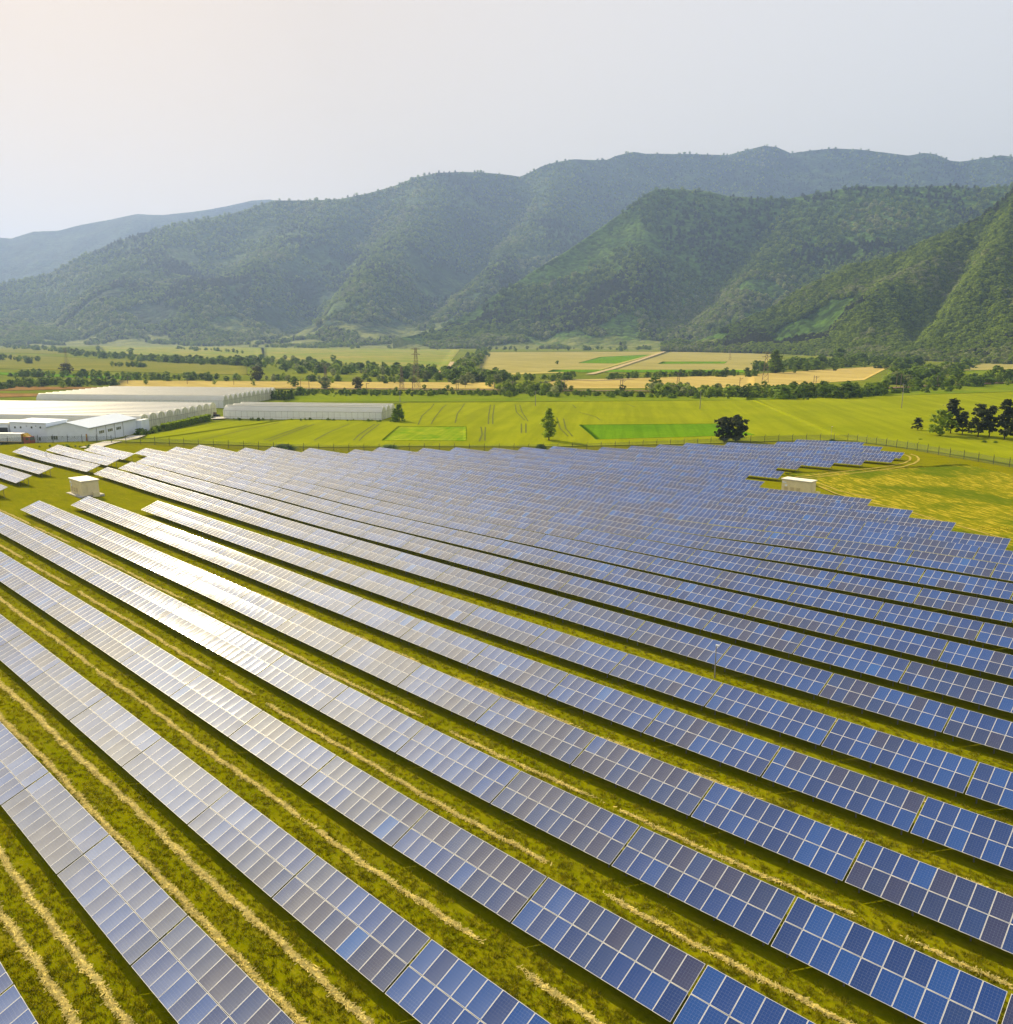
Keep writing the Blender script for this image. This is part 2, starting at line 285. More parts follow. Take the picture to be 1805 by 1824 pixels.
# fields beyond the fence
FENCE = [(-297, 62), (-282, 78), (-272, 88), (-254, 103.5), (-237, 117), (-214, 138), (-192, 159), (-172, 181), (-154, 203), (-139, 224), (-124, 245), (-101.6, 268.3), (-80, 254.3), (-65, 243), (-53, 236.5), (-30, 225), (-5, 212), (30, 190)]
def fz(p): return (p[0], p[1], 0)
patch('wheat_field', [(-268, 96, 0), (-100, 272, 0), *[fz(p) for p in pq((1345, 713), (720, 718))]], M['wheat'], .25, 60, label='pale green wheat field behind the perimeter fence')
patch('wheat_field', [(-258, 106, 0), fz(ground_at(683, 754)), fz(ground_at(399, 750)), fz(ground_at(262, 776))], M['wheat'], .24, 40, label='pale green wheat in front of the greenhouses')
patch('wheat_field', [(-104, 270, 0), (60, 172, 0), *[fz(p) for p in pq((2050, 690), (1338, 713))]], M['wheat'], .21, 60, label='wheat field stretching to the pines on the right')
patch('crop_patch', pq((680, 786), (831, 786.5), (831, 761), (709, 761)), M['ripe'], .34, 20, label='yellow streaked rectangular patch in the wheat')
patch('crop_patch', pq((1062, 784), (1345, 776), (1285, 756), (1032, 758)), M['green'], .34, 30, label='bright green rectangular patch beside the dark pines')
patch('verge', pq((505, 716), (1330, 714), (1330, 704), (520, 700)), M['verge'], .12, 30, label='rough green verge along the railway')
patch('verge', pq((1330, 714), (1900, 700), (1900, 676), (1330, 703)), M['verge'], .16, 30, label='rough green verge below the road')
patch('field', pq((195, 690), (880, 693), (880, 682), (215, 678)), M['gold'], .3, 24, label='long narrow golden field behind the greenhouses')
patch('field', pq((880, 693), (1345, 691), (1345, 668), (1000, 677)), M['gold'], .3, 24, label='golden field beyond the railway')
patch('field', pq((1325, 691.4), (1540, 677), (1590, 651), (1330, 667)), M['gold'], .26, 24, label='golden field in front of the farmhouse')
patch('field', pq((0, 668), (230, 676), (255, 672), (-20, 663)), M['green'], .3, 16, label='thin bright green field at the left')
patch('field', pq((-40, 697), (175, 693), (200, 690.5), (-40, 688)), M['brown'], .3, 16, label='upper brown ploughed strip at the left')
patch('field', pq((-40, 709), (75, 706), (90, 702), (-40, 701)), M['brown'], .3, 16, label='lower brown ploughed strip at the left')
patch('field', pq((-60, 655), (440, 668), (440, 652), (-60, 628)), M['olive'], .25, 24, label='olive pasture on the left')
patch('field', pq((-60, 627), (180, 632), (430, 642), (-60, 615)), M['olive'], .25, 24, label='pale pasture beyond the left shrub belt')
patch('field', pq((190, 632), (470, 650), (470, 620), (170, 611)), M['mixf'], .25, 24, label='tan and green field at the left centre')
patch('field', pq((470, 640), (790, 662), (820, 622), (465, 619)), M['mixf'], .25, 24, label='tan and green field behind the lattice tower')
patch('field', pq((850, 670), (1060, 662), (1185, 626), (862, 627)), M['tan'], .25, 24, label='pale tan field left of the dirt track')
patch('field', pq((1075, 664), (1350, 660), (1400, 623), (1195, 625)), M['tan'], .25, 24, label='pale tan field right of the dirt track')
patch('field', pq((1030, 647), (1098, 648), (1160, 632), (1070, 636)), M['green'], .4, 16, label='green rectangle in the pale tan field')
patch('field', pq((1172, 648.5), (1290, 648), (1296, 644.5), (1180, 644.5)), M['green'], .4, 12, label='thin green strip in the pale tan field')
patch('field', pq((975, 663), (1330, 664), (1330, 659.5), (985, 659)), M['green'], .45, 16, label='green band along the near edge of the tan fields')
patch('field', pq((1700, 660), (1900, 656), (1900, 634), (1765, 644)), M['tan'], .3, 20, label='tan sloping field at the right edge')
patch('field', pq((1690, 669), (1900, 667), (1900, 658), (1700, 661)), M['verge'], .25, 16, label='green field below the tan slope')
strip('dirt_track', pq((1196, 622), (1178, 629), (1160, 635), (1130, 645), (1090, 658), (1050, 668)), 7., M['dirt'], .7, 'pale dirt track crossing the tan fields')
strip('dirt_track', pq((806, 645), (802, 652), (795, 660), (780, 664)), 5., M['dirt'], .6, 'short dirt track beside the tree belt')
strip('road', pq((1000, 676), (1040, 678), (1060, 679), (1130, 676)), 6., M['dirt'], .6, 'pale road behind the railway shrubs')
strip('railway', pq((480, 693.5), (700, 695), (900, 696.5), (1130, 698), (1330, 701), (1480, 699), (1600, 692), (1720, 686), (1850, 681)), 7., M['rail'], .8, 'brown railway bed across the valley')
strip('yard', pq((372, 747), (388, 746), (402, 745)), 9., M['concrete'], .5, 'pale concrete yard between the greenhouses')
strip('path', pq((158, 799), (200, 788), (245, 777)), 5., M['concrete'], .3, 'pale strip of ground along the warehouse')
for a in ([(745, 758), (752, 742), (768, 728), (774, 720)], [(768, 757), (775, 745), (788, 728), (795, 722)], [(811, 755), (815, 738), (822, 729), (828, 720)], [(870, 757), (871, 740), (874, 722)], [(878, 757), (878, 742), (881, 722)],
          [(918, 722), (920, 735), (935, 750)], [(926, 722), (930, 735), (941, 752)], [(929, 756), (929, 773)], [(937, 756), (937, 773)], [(992, 745), (998, 765), (1012, 779)], [(1004, 747), (1008, 765), (1020, 779)], [(854, 788), (859, 775), (857, 762)], [(864, 787), (864, 775), (865, 762)],
          [(630, 786), (640, 776), (668, 757)], [(640, 787), (648, 778), (676, 757)], [(560, 786), (590, 770), (622, 757)], [(470, 786), (500, 775), (548, 758)], [(360, 784), (440, 766), (497, 754)], [(480, 787), (520, 772), (560, 757)], [(1030, 735), (1062, 744), (1070, 750)], [(1118, 721), (1130, 726)], [(1020, 722), (1026, 728)]):
    strip('tramline', pq(*a), .55, M['tram'], .36, 'dark wavy wheel line pressed into the wheat')
# mown hay meadow inside the fence
patch('hay_meadow', [(-88, 193, 0), (-58, 231, 0), (40, 165, 0), (-15, 120, 0)], M['meadow'], .03, 40, 1.2, label='yellow streaked mown meadow beside the row ends')
for a in ([(1400, 852), (1440, 848), (1480, 843), (1520, 838), (1560, 834), (1590, 830), (1612, 825), (1621, 820), (1622, 816), (1619, 813), (1610, 810)], [(1420, 853), (1460, 849.5), (1500, 845), (1540, 841), (1580, 836), (1608, 832), (1628, 826), (1636, 821), (1637, 817.5), (1633, 813), (1622, 809)]):
    strip('wheel_track', pq(*a), .55, M['track'], .09, 'curved yellow wheel track round the row ends')
for a in ([(1458, 866), (1490, 880), (1540, 893), (1620, 912), (1700, 935), (1800, 963)], [(1462, 862), (1500, 876), (1560, 888)]):
    strip('wheel_track', pq(*a), .5, M['track'], .09, 'dry wheel track behind the row ends')
# ------------------------------------------------------------------ solar tables
TILT = .3631; SL = 3.36; NP = 10; PW, PH = 1.0, 1.655; STEP = 1.012; LT = 10.25; LOW = .8
cT, sT = math.cos(TILT), math.sin(TILT)
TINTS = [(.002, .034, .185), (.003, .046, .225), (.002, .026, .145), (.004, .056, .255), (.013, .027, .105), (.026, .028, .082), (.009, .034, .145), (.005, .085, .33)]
def panel_geo(cx, cs, tint, V, F, mi, tn, uv):
    """one framed module lying in the local slope plane (x, s, h)"""
    b = len(V); hx, hy, t_ = PW/2, PH/2, .035; fr = .011; mg = .021
    def ring(ix, h): return [(cx-hx+ix, cs-hy+ix, h), (cx+hx-ix, cs-hy+ix, h), (cx+hx-ix, cs+hy-ix, h), (cx-hx+ix, cs+hy-ix, h)]
    V += ring(0, -t_)+ring(0, 0)+ring(fr, 0)+ring(mg, -.001)
    fs = [((3, 2, 1, 0), 2)]+[((i, (i+1) % 4, 4+(i+1) % 4, 4+i), 0) for i in range(4)]+[((4+i, 4+(i+1) % 4, 8+(i+1) % 4, 8+i), 0) for i in range(4)]+[((8+i, 8+(i+1) % 4, 12+(i+1) % 4, 12+i), 3) for i in range(4)]+[((12, 13, 14, 15), 1)]
    for f, m in fs:
        F.append([b+i for i in f]); mi.append(m); tn.append(tint); uv += [(0, 0), (1, 0), (1, 1), (0, 1)] if m == 1 else [(0, 0)]*4
PM = [M['alu'], M['cell'], M['back'], M['margin']]
def slope(V, low=LOW): return [(x, s*cT-h*sT, low+s*sT+h*cT) for x, s, h in V]
PANEL = []
for tcol in TINTS:
    V, F, mi, tn, uv = [], [], [], [], []; panel_geo(0, 0, tcol, V, F, mi, tn, uv); PANEL.append(mesh('panel', V, np.array(F), PM, mi, tn, uv))
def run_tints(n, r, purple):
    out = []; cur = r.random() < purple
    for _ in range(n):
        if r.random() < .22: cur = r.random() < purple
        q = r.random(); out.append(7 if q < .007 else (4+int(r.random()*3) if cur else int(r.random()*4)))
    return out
def surface_geo(np_, r, purple, V, F, mi, tn, uv):
    for row in range(2):
        for i, k in enumerate(run_tints(np_, r, purple)): panel_geo((i-(np_-1)/2)*STEP, (row+.5)*SL/2, TINTS[k], V, F, mi, tn, uv)
def frame_geo(mb, np_, posts):
    hw = np_*STEP/2
    for s in (.45, 1.25, 2.1, 2.9):
        y, z = s*cT+.06*sT, LOW+s*sT-.07; mb.box((0, y, z), (2*hw-.06, .05, .06))
    n = max(2, round(np_*STEP/2.6))
    xs = [(-hw+.6)+i*(2*hw-1.2)/(n-1) for i in range(n)]
    for x in xs: mb.tube((x, .25*cT, LOW+.25*sT-.13), (x, 3.1*cT, LOW+3.1*sT-.13), .05, None, 4)
    P = [((x, .75, -.25), (x, .75, LOW+.8*sT-.14)) for x in xs]+[((x, 2.5, -.25), (x, 2.5, LOW+2.66*sT-.14)) for x in xs]
    if posts:
        for a, b in P: mb.tube(a, b, .05, None, 5)
    return P
SURF, FRAME = {}, {}
for n_ in (5, 10):
    for k in range(10 if n_ == 10 else 3):
        V, F, mi, tn, uv = [], [], [], [], []; surface_geo(n_, random.Random(100+k+n_), (.15, .3, .5, .75)[k % 4], V, F, mi, tn, uv)
        SURF[n_, k] = (mesh('panel_surface', slope(V), np.array(F), PM, mi, tn, uv), (slope(V), F, mi, tn, uv))
    mb = MB(); frame_geo(mb, n_, True); FRAME[n_, True] = mb.data('support_frame', M['steel']); FRAME[n_, 'mb'] = mb
    mb = MB(); FRAME[n_, 'posts'] = frame_geo(mb, n_, False); FRAME[n_, False] = mb.data('support_frame', M['steel'])
mb = MB(); mb.tube((0, 0, 0), (0, 0, 1), .05, None, 6); POST = mb.data('post', M['steel'])
YR = [5.42, 13.39, 21.19, 29.07, 36.9, 44.79, 52.68, 60.33]+[69.3+7.85*k for k in range(23)]
ANCH = [-40.23, -49.17, -48.69, -37.31, -26.04, -25.28, -24.17, -33.23, -37.23, -33.0, -31.91, -20.4]
LEFT = [-150, -165, -180, -190, -200, -158.6, -157.5, -150, -191.3, -197.6, -206.4, -224.8, -225.3, -224.6, -215.5, -214.8, -206.1, -195.6, -194.3, -184.6, -179.6, -172, -163.4, -157.7, -146, -141.5, -137.1, -132, -122.8, -110.5, -108]
RIGHT = [20]*12+[12, 10, 6, 2, -26.6, -36, -44.9, -54.7, -80.2, -87.5, -83, -88, -85.7, -80.7, -76.1, -71.5, -72, -80.2, -88.1]
T = []                                     # (row, x centre, panel count)
for r_, y in enumerate(YR):
    xl, xr = LEFT[r_], RIGHT[r_]
    if r_ < 12: a = ANCH[r_]; k0 = math.floor((xl-a)/LT+.5); k1 = math.ceil((xr-a)/LT); cells = [(a+k*LT, 10) for k in range(k0, k1)]
    else:
        n2 = round((xr-xl)/(LT/2)); x = xr; cells = []
        while n2 >= 2: x -= LT; cells.append((x, 10)); n2 -= 2
        if n2: cells.append((x-LT/2, 5))
    for x, n_ in cells: T.append((r_, x+(LT if n_ == 10 else LT/2)/2, n_))
for r_, xr, spec in ((5, -175.3, [10]*4), (6, -187, [10]*4), (7, -197.4, [10]*4), (8, -194.8, [10]*5), (9, -203.6, [10]*4+[5]*0), (10, -213.5, [10, 10, 5])):
    x = xr
    for n_ in spec: L_ = LT if n_ == 10 else LT/2; T.append((r_+100, x-L_/2, n_)); x -= L_
def corners(r_, xc, n_):
    y = YR[r_ % 100]; h = n_*STEP/2; z0, z1 = terrain([xc-h, xc+h], [y, y])
    return [(xc-h, y, z0+LOW), (xc+h, y, z1+LOW), (xc+h, y+SL*cT, z1+LOW+SL*sT), (xc-h, y+SL*cT, z0+LOW+SL*sT)], z0, z1
info = []
for r_, xc, n_ in T:
    C4, z0, z1 = corners(r_, xc, n_); pr = project(C4)
    if np.isnan(pr).any(): vis = 0; px = py = 0; ar = 0; near = False
    else:
        inx = (pr[:, 0] > 0) & (pr[:, 0] < 1805) & (pr[:, 1] > 0) & (pr[:, 1] < 1824); vis = inx.sum(); px, py = pr[:, 0].mean(), pr[:, 1].mean()
        near = px > -160 and px < 2600 and py < 2700
        x_, y_ = np.clip(pr[:, 0], 0, 1805), np.clip(pr[:, 1], 0, 1824); ar = abs(np.dot(x_, np.roll(y_, 1))-np.dot(y_, np.roll(x_, 1)))/2
    info.append(dict(r=r_, x=xc, n=n_, z0=z0, z1=z1, vis=ar > 60, px=px, py=py, ar=ar, keep=near or vis > 0))
info = [d for d in info if d['keep']]
info.sort(key=lambda d: -d['ar'])
ORD = ['', 'first', 'second', 'third', 'fourth', 'fifth', 'sixth', 'seventh', 'eighth', 'ninth', 'tenth', 'eleventh', 'twelfth', 'thirteenth', 'fourteenth', 'fifteenth', 'sixteenth', 'seventeenth', 'eighteenth', 'nineteenth', 'twentieth']
ORD += ['twenty-'+w for w in ORD[1:10]]+['thirtieth', 'thirty-first', 'thirty-second', 'thirty-third']
things = [d for d in info if d['vis']][:296]; rest = [d for d in info if d not in things]; print('TABLES', len(info), sum(d['vis'] for d in info), len(things), len(rest))
rowsv = sorted({d['r'] for d in info if d['vis'] and d['r'] < 100}); rown = {r: i+1 for i, r in enumerate(rowsv)}
rowsl = sorted({d['r'] for d in info if d['vis'] and d['r'] >= 100}); rowl = {r: i+1 for i, r in enumerate(rowsl)}
def table_label(d):
    same = sorted([e for e in info if e['r'] == d['r'] and e['vis']], key=lambda e: e['px']); 
    if d not in same: return 'solar table just outside the edge of the photo'
    i = same.index(d)+1; look = 'pale' if d['px'] < 620 else ('grey blue' if d['px'] < 1000 else 'blue')
    if d['r'] >= 100: return f"{look} solar table, {ORD[i]} from the left in {ORD[rowl[d['r']]]} row behind the left kiosk"
    n = len(same)
    if i <= (n+1)//2: return f"{look} solar table, {ORD[i]} from the left in {ORD[rown[d['r']]]} row from the front"
    return f"{look} solar table, {ORD[n-i+1]} from the right in {ORD[rown[d['r']]]} row from the front"
rt = random.Random(5); NEAR = 92
sv, sf, smi, stn, suv = [], [], [], [], []; fv, ff = [], []
for j, d in enumerate(things+rest):
    y = YR[d['r'] % 100]; pit = -math.atan2(d['z1']-d['z0'], d['n']*STEP); z = (d['z0']+d['z1'])/2; n_ = d['n']
    k = rt.randrange(10 if n_ == 10 else 3)
    if j < len(things):
        jit = rt.uniform(-.006, .006)
        o = link('solar_table', None, None, (d['x'], y, z), (jit, pit, 0)); o.empty_display_size = .3
        tag(o, table_label(d), 'solar table', 'tilted solar tables in long rows on the grass')
        if j < NEAR and n_ == 10:
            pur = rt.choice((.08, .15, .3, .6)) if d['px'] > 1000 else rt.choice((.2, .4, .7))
            for row in range(2):
                for i, q in enumerate(run_tints(n_, rt, pur)):
                    s = (row+.5)*SL/2; p = link('panel', PANEL[q], o, ((i-(n_-1)/2)*STEP, s*cT, LOW+s*sT), (TILT+rt.gauss(0, .0035), rt.gauss(0, .0035), 0))
                    if q == 7: p['label'] = 'brighter blue panel'
            link('support_frame', FRAME[n_, False], o)
            for a, b in FRAME[n_, 'posts']:
                p = link('post', POST, o, a); p.scale = (1, 1, b[2]-a[2])
        else:
            link('panel_surface', SURF[n_, k][0], o); link('support_frame', FRAME[n_, True], o)
    else:
        V, F, mi, tn, uv = SURF[n_, k][1]; b = len(sv); sn, cs = math.sin(pit), math.cos(pit)
        sv += [(d['x']+vx*cs+vz*sn, y+vy, z-vx*sn+vz*cs) for vx, vy, vz in V]; sf += [[b+i for i in f] for f in F]; smi += mi; stn += tn; suv += uv
        m_ = FRAME[n_, 'mb']; b = len(fv); fv += [(d['x']+vx*cs+vz*sn, y+vy, z-vx*sn+vz*cs) for vx, vy, vz in m_.v]; ff += [[b+i for i in f] for f in m_.f]
if sv:
    o = link('solar_table_rows', mesh('solar_table_rows', sv, np.array(sf), PM, smi, stn, suv)); tag(o, 'solar tables too small to tell apart at the ends of the far rows', 'solar tables', None, 'stuff')
    link('support_frame', mesh('support_frame', fv, ff, M['steel']), o)['kind'] = 'stuff'
# ------------------------------------------------------------------ straw windrows and grass tufts
def straw_line(y, x0, x1, dens, width, gap, seed):
    r = np.random.default_rng(seed); n = int((x1-x0)*dens*1.35); x = r.uniform(x0, x1, n)
    ph = r.uniform(0, 6.28, 4); act = .5+.5*np.sin(x*.23+ph[0])*np.sin(x*.09+ph[1])+.35*np.sin(x*.7+ph[2])
    keep = act+r.normal(0, .12, n) > gap; x = x[keep]; n = len(x)
    yy = y+.08*np.sin(x*.31+ph[3])+.05*np.sin(x*1.7)+r.normal(0, width*.5*(.55+.45*np.sin(x*1.1)**2), n)
    zz = terrain(x, yy)+.04+.09*r.random(n)*np.exp(-((yy-y)/.25)**2)
    a = r.uniform(0, PI, n); L = r.uniform(.07, .24, n); wd = r.uniform(.009, .026, n); up = r.normal(0, .16, n)
    dx, dy = np.cos(a)*L, np.sin(a)*L; nx, ny = -np.sin(a)*wd, np.cos(a)*wd; dz = L*up
    V = np.stack([np.stack([x-dx-nx, yy-dy-ny, zz-dz], 1), np.stack([x+dx-nx, yy+dy-ny, zz+dz], 1), np.stack([x+dx+nx, yy+dy+ny, zz+dz+.02], 1), np.stack([x-dx+nx, yy-dy+ny, zz-dz+.02], 1)], 1).reshape(-1, 3)
    return tag(link('straw_windrow', mesh('straw_windrow', V, np.arange(n*4).reshape(n, 4), M['straw'])), 'line of raked dry straw lying along the grass alley', None, None, 'stuff')
for i, (y, x0, x1, dn, wd, gp) in enumerate([(2.6, -75, -20, 60, .2, .1), (4.2, -75, -20, 40, .16, .25), (10.3, -80, -18, 75, .2, -.3), (12.0, -80, -18, 70, .18, -.1), (17.9, -95, -20, 75, .19, -.4), (20.0, -105, -15, 75, .2, -.3), (27.5, -130, -8, 60, .17, .1), (35.3, -170, 0, 55, .16, .18),
                                            (33.2, -165, -70, 40, .12, .0), (43.2, -170, 5, 40, .16, .22), (25.3, -120, -60, 35, .13, .3), (51, -165, 5, 28, .2, .45), (58.6, -160, 5, 22, .2, .5), (66.8, -150, 5, 18, .3, .55)]):
    straw_line(y, x0, x1, dn, wd, gp, i+3)
HID = bpy.data.collections.new('scatter_sources')      # never linked: only referenced by the scatter below
def source(name, me):
    o = bpy.data.objects.new(name, me); HID_.objects.link(o); return o
def scatter(name, P, sc, coll, label, ix=None, flat=1., kind='stuff'):
    P = np.asarray(P, dtype=np.float32); n = len(P); me = bpy.data.meshes.new(name); me.vertices.add(n); me.vertices.foreach_set('co', P.ravel())
    a = me.attributes.new('sc', 'FLOAT_VECTOR', 'POINT'); s3 = np.stack([sc, sc, np.asarray(sc)*flat], 1).astype(np.float32) if np.ndim(sc) == 1 else np.asarray(sc, np.float32); a.data.foreach_set('vector', s3.ravel())
    a = me.attributes.new('rz', 'FLOAT_VECTOR', 'POINT'); rr = np.zeros((n, 3), np.float32); rr[:, 2] = NR.uniform(0, 6.28, n); a.data.foreach_set('vector', rr.ravel())
    a = me.attributes.new('ix', 'INT', 'POINT'); a.data.foreach_set('value', (NR.integers(0, len(coll.objects), n) if ix is None else ix).astype(np.int32))
    o = link(name, me); md = o.modifiers.new('scatter', 'NODES'); ng = bpy.data.node_groups.new('scatter_'+name, 'GeometryNodeTree')
    ng.interface.new_socket('Geometry', in_out='INPUT', socket_type='NodeSocketGeometry'); ng.interface.new_socket('Geometry', in_out='OUTPUT', socket_type='NodeSocketGeometry')
    N = ng.nodes; gi = N.new('NodeGroupInput'); go = N.new('NodeGroupOutput'); ip = N.new('GeometryNodeInstanceOnPoints'); ci = N.new('GeometryNodeCollectionInfo')
    ci.inputs['Collection'].default_value = coll; ci.inputs['Separate Children'].default_value = True; ci.inputs['Reset Children'].default_value = True
    def attr(nm, ty): q = N.new('GeometryNodeInputNamedAttribute'); q.data_type = ty; q.inputs['Name'].default_value = nm; return q.outputs['Attribute']
    Lk = ng.links.new; Lk(gi.outputs[0], ip.inputs['Points']); Lk(ci.outputs[0], ip.inputs['Instance']); ip.inputs['Pick Instance'].default_value = True
    Lk(attr('ix', 'INT'), ip.inputs['Instance Index']); Lk(attr('rz', 'FLOAT_VECTOR'), ip.inputs['Rotation']); Lk(attr('sc', 'FLOAT_VECTOR'), ip.inputs['Scale']); Lk(ip.outputs[0], go.inputs[0])
    md.node_group = ng; return tag(o, label, None, None, kind)
def coll(name): 
    return bpy.data.collections.new(name)
TUFT = coll('tuft_sources')
for k in range(4):
    V, F, tn = [], [], []; r = random.Random(k)
    for i in range(16):
        a = r.uniform(0, 6.28); d = r.uniform(0, .16); L = r.uniform(.07, .2); x, y = d*math.cos(a), d*math.sin(a); a2 = r.uniform(0, 6.28); lean = r.uniform(.1, .9)*L; wv = r.uniform(.012, .03); b = len(V)
        V += [(x-wv*math.sin(a2), y+wv*math.cos(a2), -.02), (x+wv*math.sin(a2), y-wv*math.cos(a2), -.02), (x+lean*math.cos(a2), y+lean*math.sin(a2), L)]; F.append([b, b+1, b+2]); q = r.random(); tn.append((q, q, q))
    o = bpy.data.objects.new('tuft', mesh('tuft', V, F, M['blade'], None, tn)); TUFT.objects.link(o)
n = 200000; wv = 14+(NR.random(n)**1.5)*122; uu = (NR.random(n)-.5)*2*(wv*.80+14); X = wv*fwd[0]+uu*rgt[0]; Y = wv*fwd[1]+uu*rgt[1]
dist = np.full(n, 99.)
for y in YR: dist = np.minimum(dist, np.where((Y > y-.1) & (Y < y+2.9), 0, 9))
clump = .5*np.sin(X*1.3+np.sin(Y*.9))*np.sin(Y*1.9+X*.3)+1.6*NR.random(n)
k = (dist > 1) & (clump > .5); X, Y = X[k], Y[k]
scatter('grass', np.stack([X, Y, terrain(X, Y)], 1), NR.uniform(.6, 1.5, len(X)), TUFT, 'rough tufted grass in the alleys between solar rows', None, .8)
# ------------------------------------------------------------------ trees
def crown(kind, nclump, per, size, seed):
    r = np.random.default_rng(seed); C = []; 
    while len(C) < nclump:
        z = r.random(); a = r.uniform(0, 2*PI)
        if kind == 'round': R = .5*math.sqrt(max(0, 1-((z-.5)/.5)**2))
        elif kind == 'tall': R = .27*math.sin(PI*min(1, .12+z*.88))**.7*(1.1-.35*z)
        elif kind == 'pine': R = .40*(1-z)**.55*(.55+.45*abs(math.sin(z*10)))+.04
        elif kind == 'flat': R = .55*math.sqrt(max(0, 1-z*z))
        elif kind == 'cone': R = .22*(1-z)**.8+.02
        R *= .82+.36*math.sin(a*3+seed)*math.sin(z*6+a); rr = R*r.random()**.4
        if r.random() < .15: continue
        C.append((rr*math.cos(a), rr*math.sin(a), z))
    C = np.array(C); n = nclump*per; c = np.repeat(C, per, 0); sh = np.repeat(r.random(nclump), per)*.75+r.random(n)*.25
    p = c+r.normal(0, size*.8, (n, 3))*np.array([1, 1, .7])
    cc = C.mean(0); out = (p-cc)/(np.linalg.norm(p-cc, axis=1, keepdims=True)+1e-6); loc = (p-c)/(np.linalg.norm(p-c, axis=1, keepdims=True)+1e-6)
    nn = out*.8+loc*.6+r.normal(0, .5, (n, 3))+np.array([0, 0, .35]); nn /= np.linalg.norm(nn, axis=1, keepdims=True)
    u_ = np.cross(nn, r.normal(0, 1, (n, 3))); u_ /= np.linalg.norm(u_, axis=1, keepdims=True); v_ = np.cross(nn, u_)
    s = (size*r.uniform(.45, 1., n))[:, None]
    V = np.stack([p-u_*s-v_*s*.6, p+u_*s-v_*s*.6, p+u_*s*.7+v_*s*.7, p-u_*s*.7+v_*s*.7], 1).reshape(-1, 3)
    return V, np.arange(n*4).reshape(n, 4), np.repeat(sh[:, None], 3, 1)
def trunk(h, r0, seed, limbs=5):
    mb = MB(); r = random.Random(seed); mb.tube((0, 0, -.04), (0, 0, h*.55), r0, r0*.7, 7); mb.tube((0, 0, h*.55), (0, 0, h), r0*.7, r0*.25, 7)
    for i in range(limbs): a = r.uniform(0, 6.28); z = r.uniform(.35, .9)*h; q = r.uniform(.12, .25); mb.tube((0, 0, z), (q*math.cos(a), q*math.sin(a), z+q*.8), r0*.45, r0*.15, 5)
    return mb.data('trunk', M['bark'])
KIND = {}
def kindset(name, env, mat, nclump, per, size, zlo, wide, nvar=2):
    KIND[name] = []
    for s in range(nvar):
        V, F, tn = crown(env, nclump, per, size, s*7+len(KIND)); V = V.copy(); V[:, 2] = zlo+V[:, 2]*(1-zlo); V[:, :2] *= wide
        KIND[name].append((mesh('crown', V, F, M[mat], None, tn), trunk(max(.35, zlo+.35), .022, s)))
kindset('broad_tree', 'round', 'leaf', 60, 22, .055, .12, 1.0, 3)
kindset('light_tree', 'round', 'leaflight', 60, 22, .055, .12, 1.0, 3)
kindset('pale_tree', 'round', 'leafpale', 90, 14, .06, .10, 1.1)
kindset('olive_tree', 'round', 'olivel', 90, 14, .06, .08, 1.05)
kindset('poplar_tree', 'tall', 'leaflight', 150, 14, .035, .14, 1.05, 1)
kindset('pine_tree', 'pine', 'needle', 62, 30, .042, .16, 1.15, 3)
kindset('round_pine', 'round', 'needle', 130, 30, .042, .10, 1.05)
kindset('cypress', 'cone', 'leaf', 70, 12, .045, .02, 1.1)
kindset('bush', 'flat', 'leaf', 70, 12, .08, .0, 1.5, 3)
kindset('light_bush', 'flat', 'leaflight', 70, 12, .08, .0, 1.5)
def tree(kind, px, py, hp, label, cat='tree', group=None, wide=1., var=0):
    p = ground_at(px, py); dep = project([p])[0, 2]; h = hp*dep/FPX
    e = empty(kind, (p[0], p[1], p[2]-.1), rnd.uniform(0, 6.28), label, cat, group); c, tr = KIND[kind][var % len(KIND[kind])]; e.scale = (h*wide, h*wide, h)
    link('crown', c, e)
    if 'bush' not in kind: link('trunk', tr, e)
    return e
tree('poplar_tree', 978, 785, 57, 'slender light green tree standing alone in the wheat behind the fence')
tree('round_pine', 1289, 787, 44, 'left one of the two dark pines by the green patch', group='pair of dark pines', wide=.85)
tree('round_pine', 1311, 787, 47, 'right one of the two dark pines by the green patch', group='pair of dark pines', wide=.9, var=1)
G1 = 'pines standing in the wheat at the right edge'
tree('pine_tree', 1634, 767, 23, 'small dark pine at the left end of the right-hand grove', group=G1, wide=1.25)
tree('light_tree', 1675, 777, 46, 'light green broadleaf tree among the dark pines at right', group=G1, wide=1.1)
tree('pine_tree', 1693, 773, 62, 'tall dark pine behind the light green tree', group=G1, wide=.9, var=1)
tree('pine_tree', 1714, 775, 42, 'low dark pine right of the light green tree', group=G1, wide=1.0, var=2)
tree('pine_tree', 1742, 779, 58, 'wide dark pine in the middle of the right-hand grove', group=G1, wide=.95)
tree('pine_tree', 1762, 779, 56, 'dark pine close behind the wide middle pine', group=G1, wide=.85, var=1)
tree('pine_tree', 1789, 784, 72, 'tallest dark pine near the right edge of the photo', group=G1, wide=.75, var=2)
tree('pine_tree', 1808, 787, 60, 'dark pine cut by the right edge of the photo', group=G1, wide=.85)
tree('broad_tree', 1167, 695, 25, 'big round dark green tree beside the railway', wide=1.15)
tree('cypress', 704, 752, 24, 'shorter dark conifer at the end wall of the small greenhouse', wide=1.6); tree('cypress', 712, 751, 31, 'taller dark conifer at the end wall of the small greenhouse', wide=1.5, var=1)
for i in range(7): tree('cypress', 487+i*5.4, 711+(i % 2), 15+(i*5 % 4), ['leftmost', 'second from left', 'third from left', 'middle', 'third from right', 'second from right', 'rightmost'][i]+' cypress before the back greenhouse gables', group='cypresses by the back greenhouse', wide=1.5, var=i)
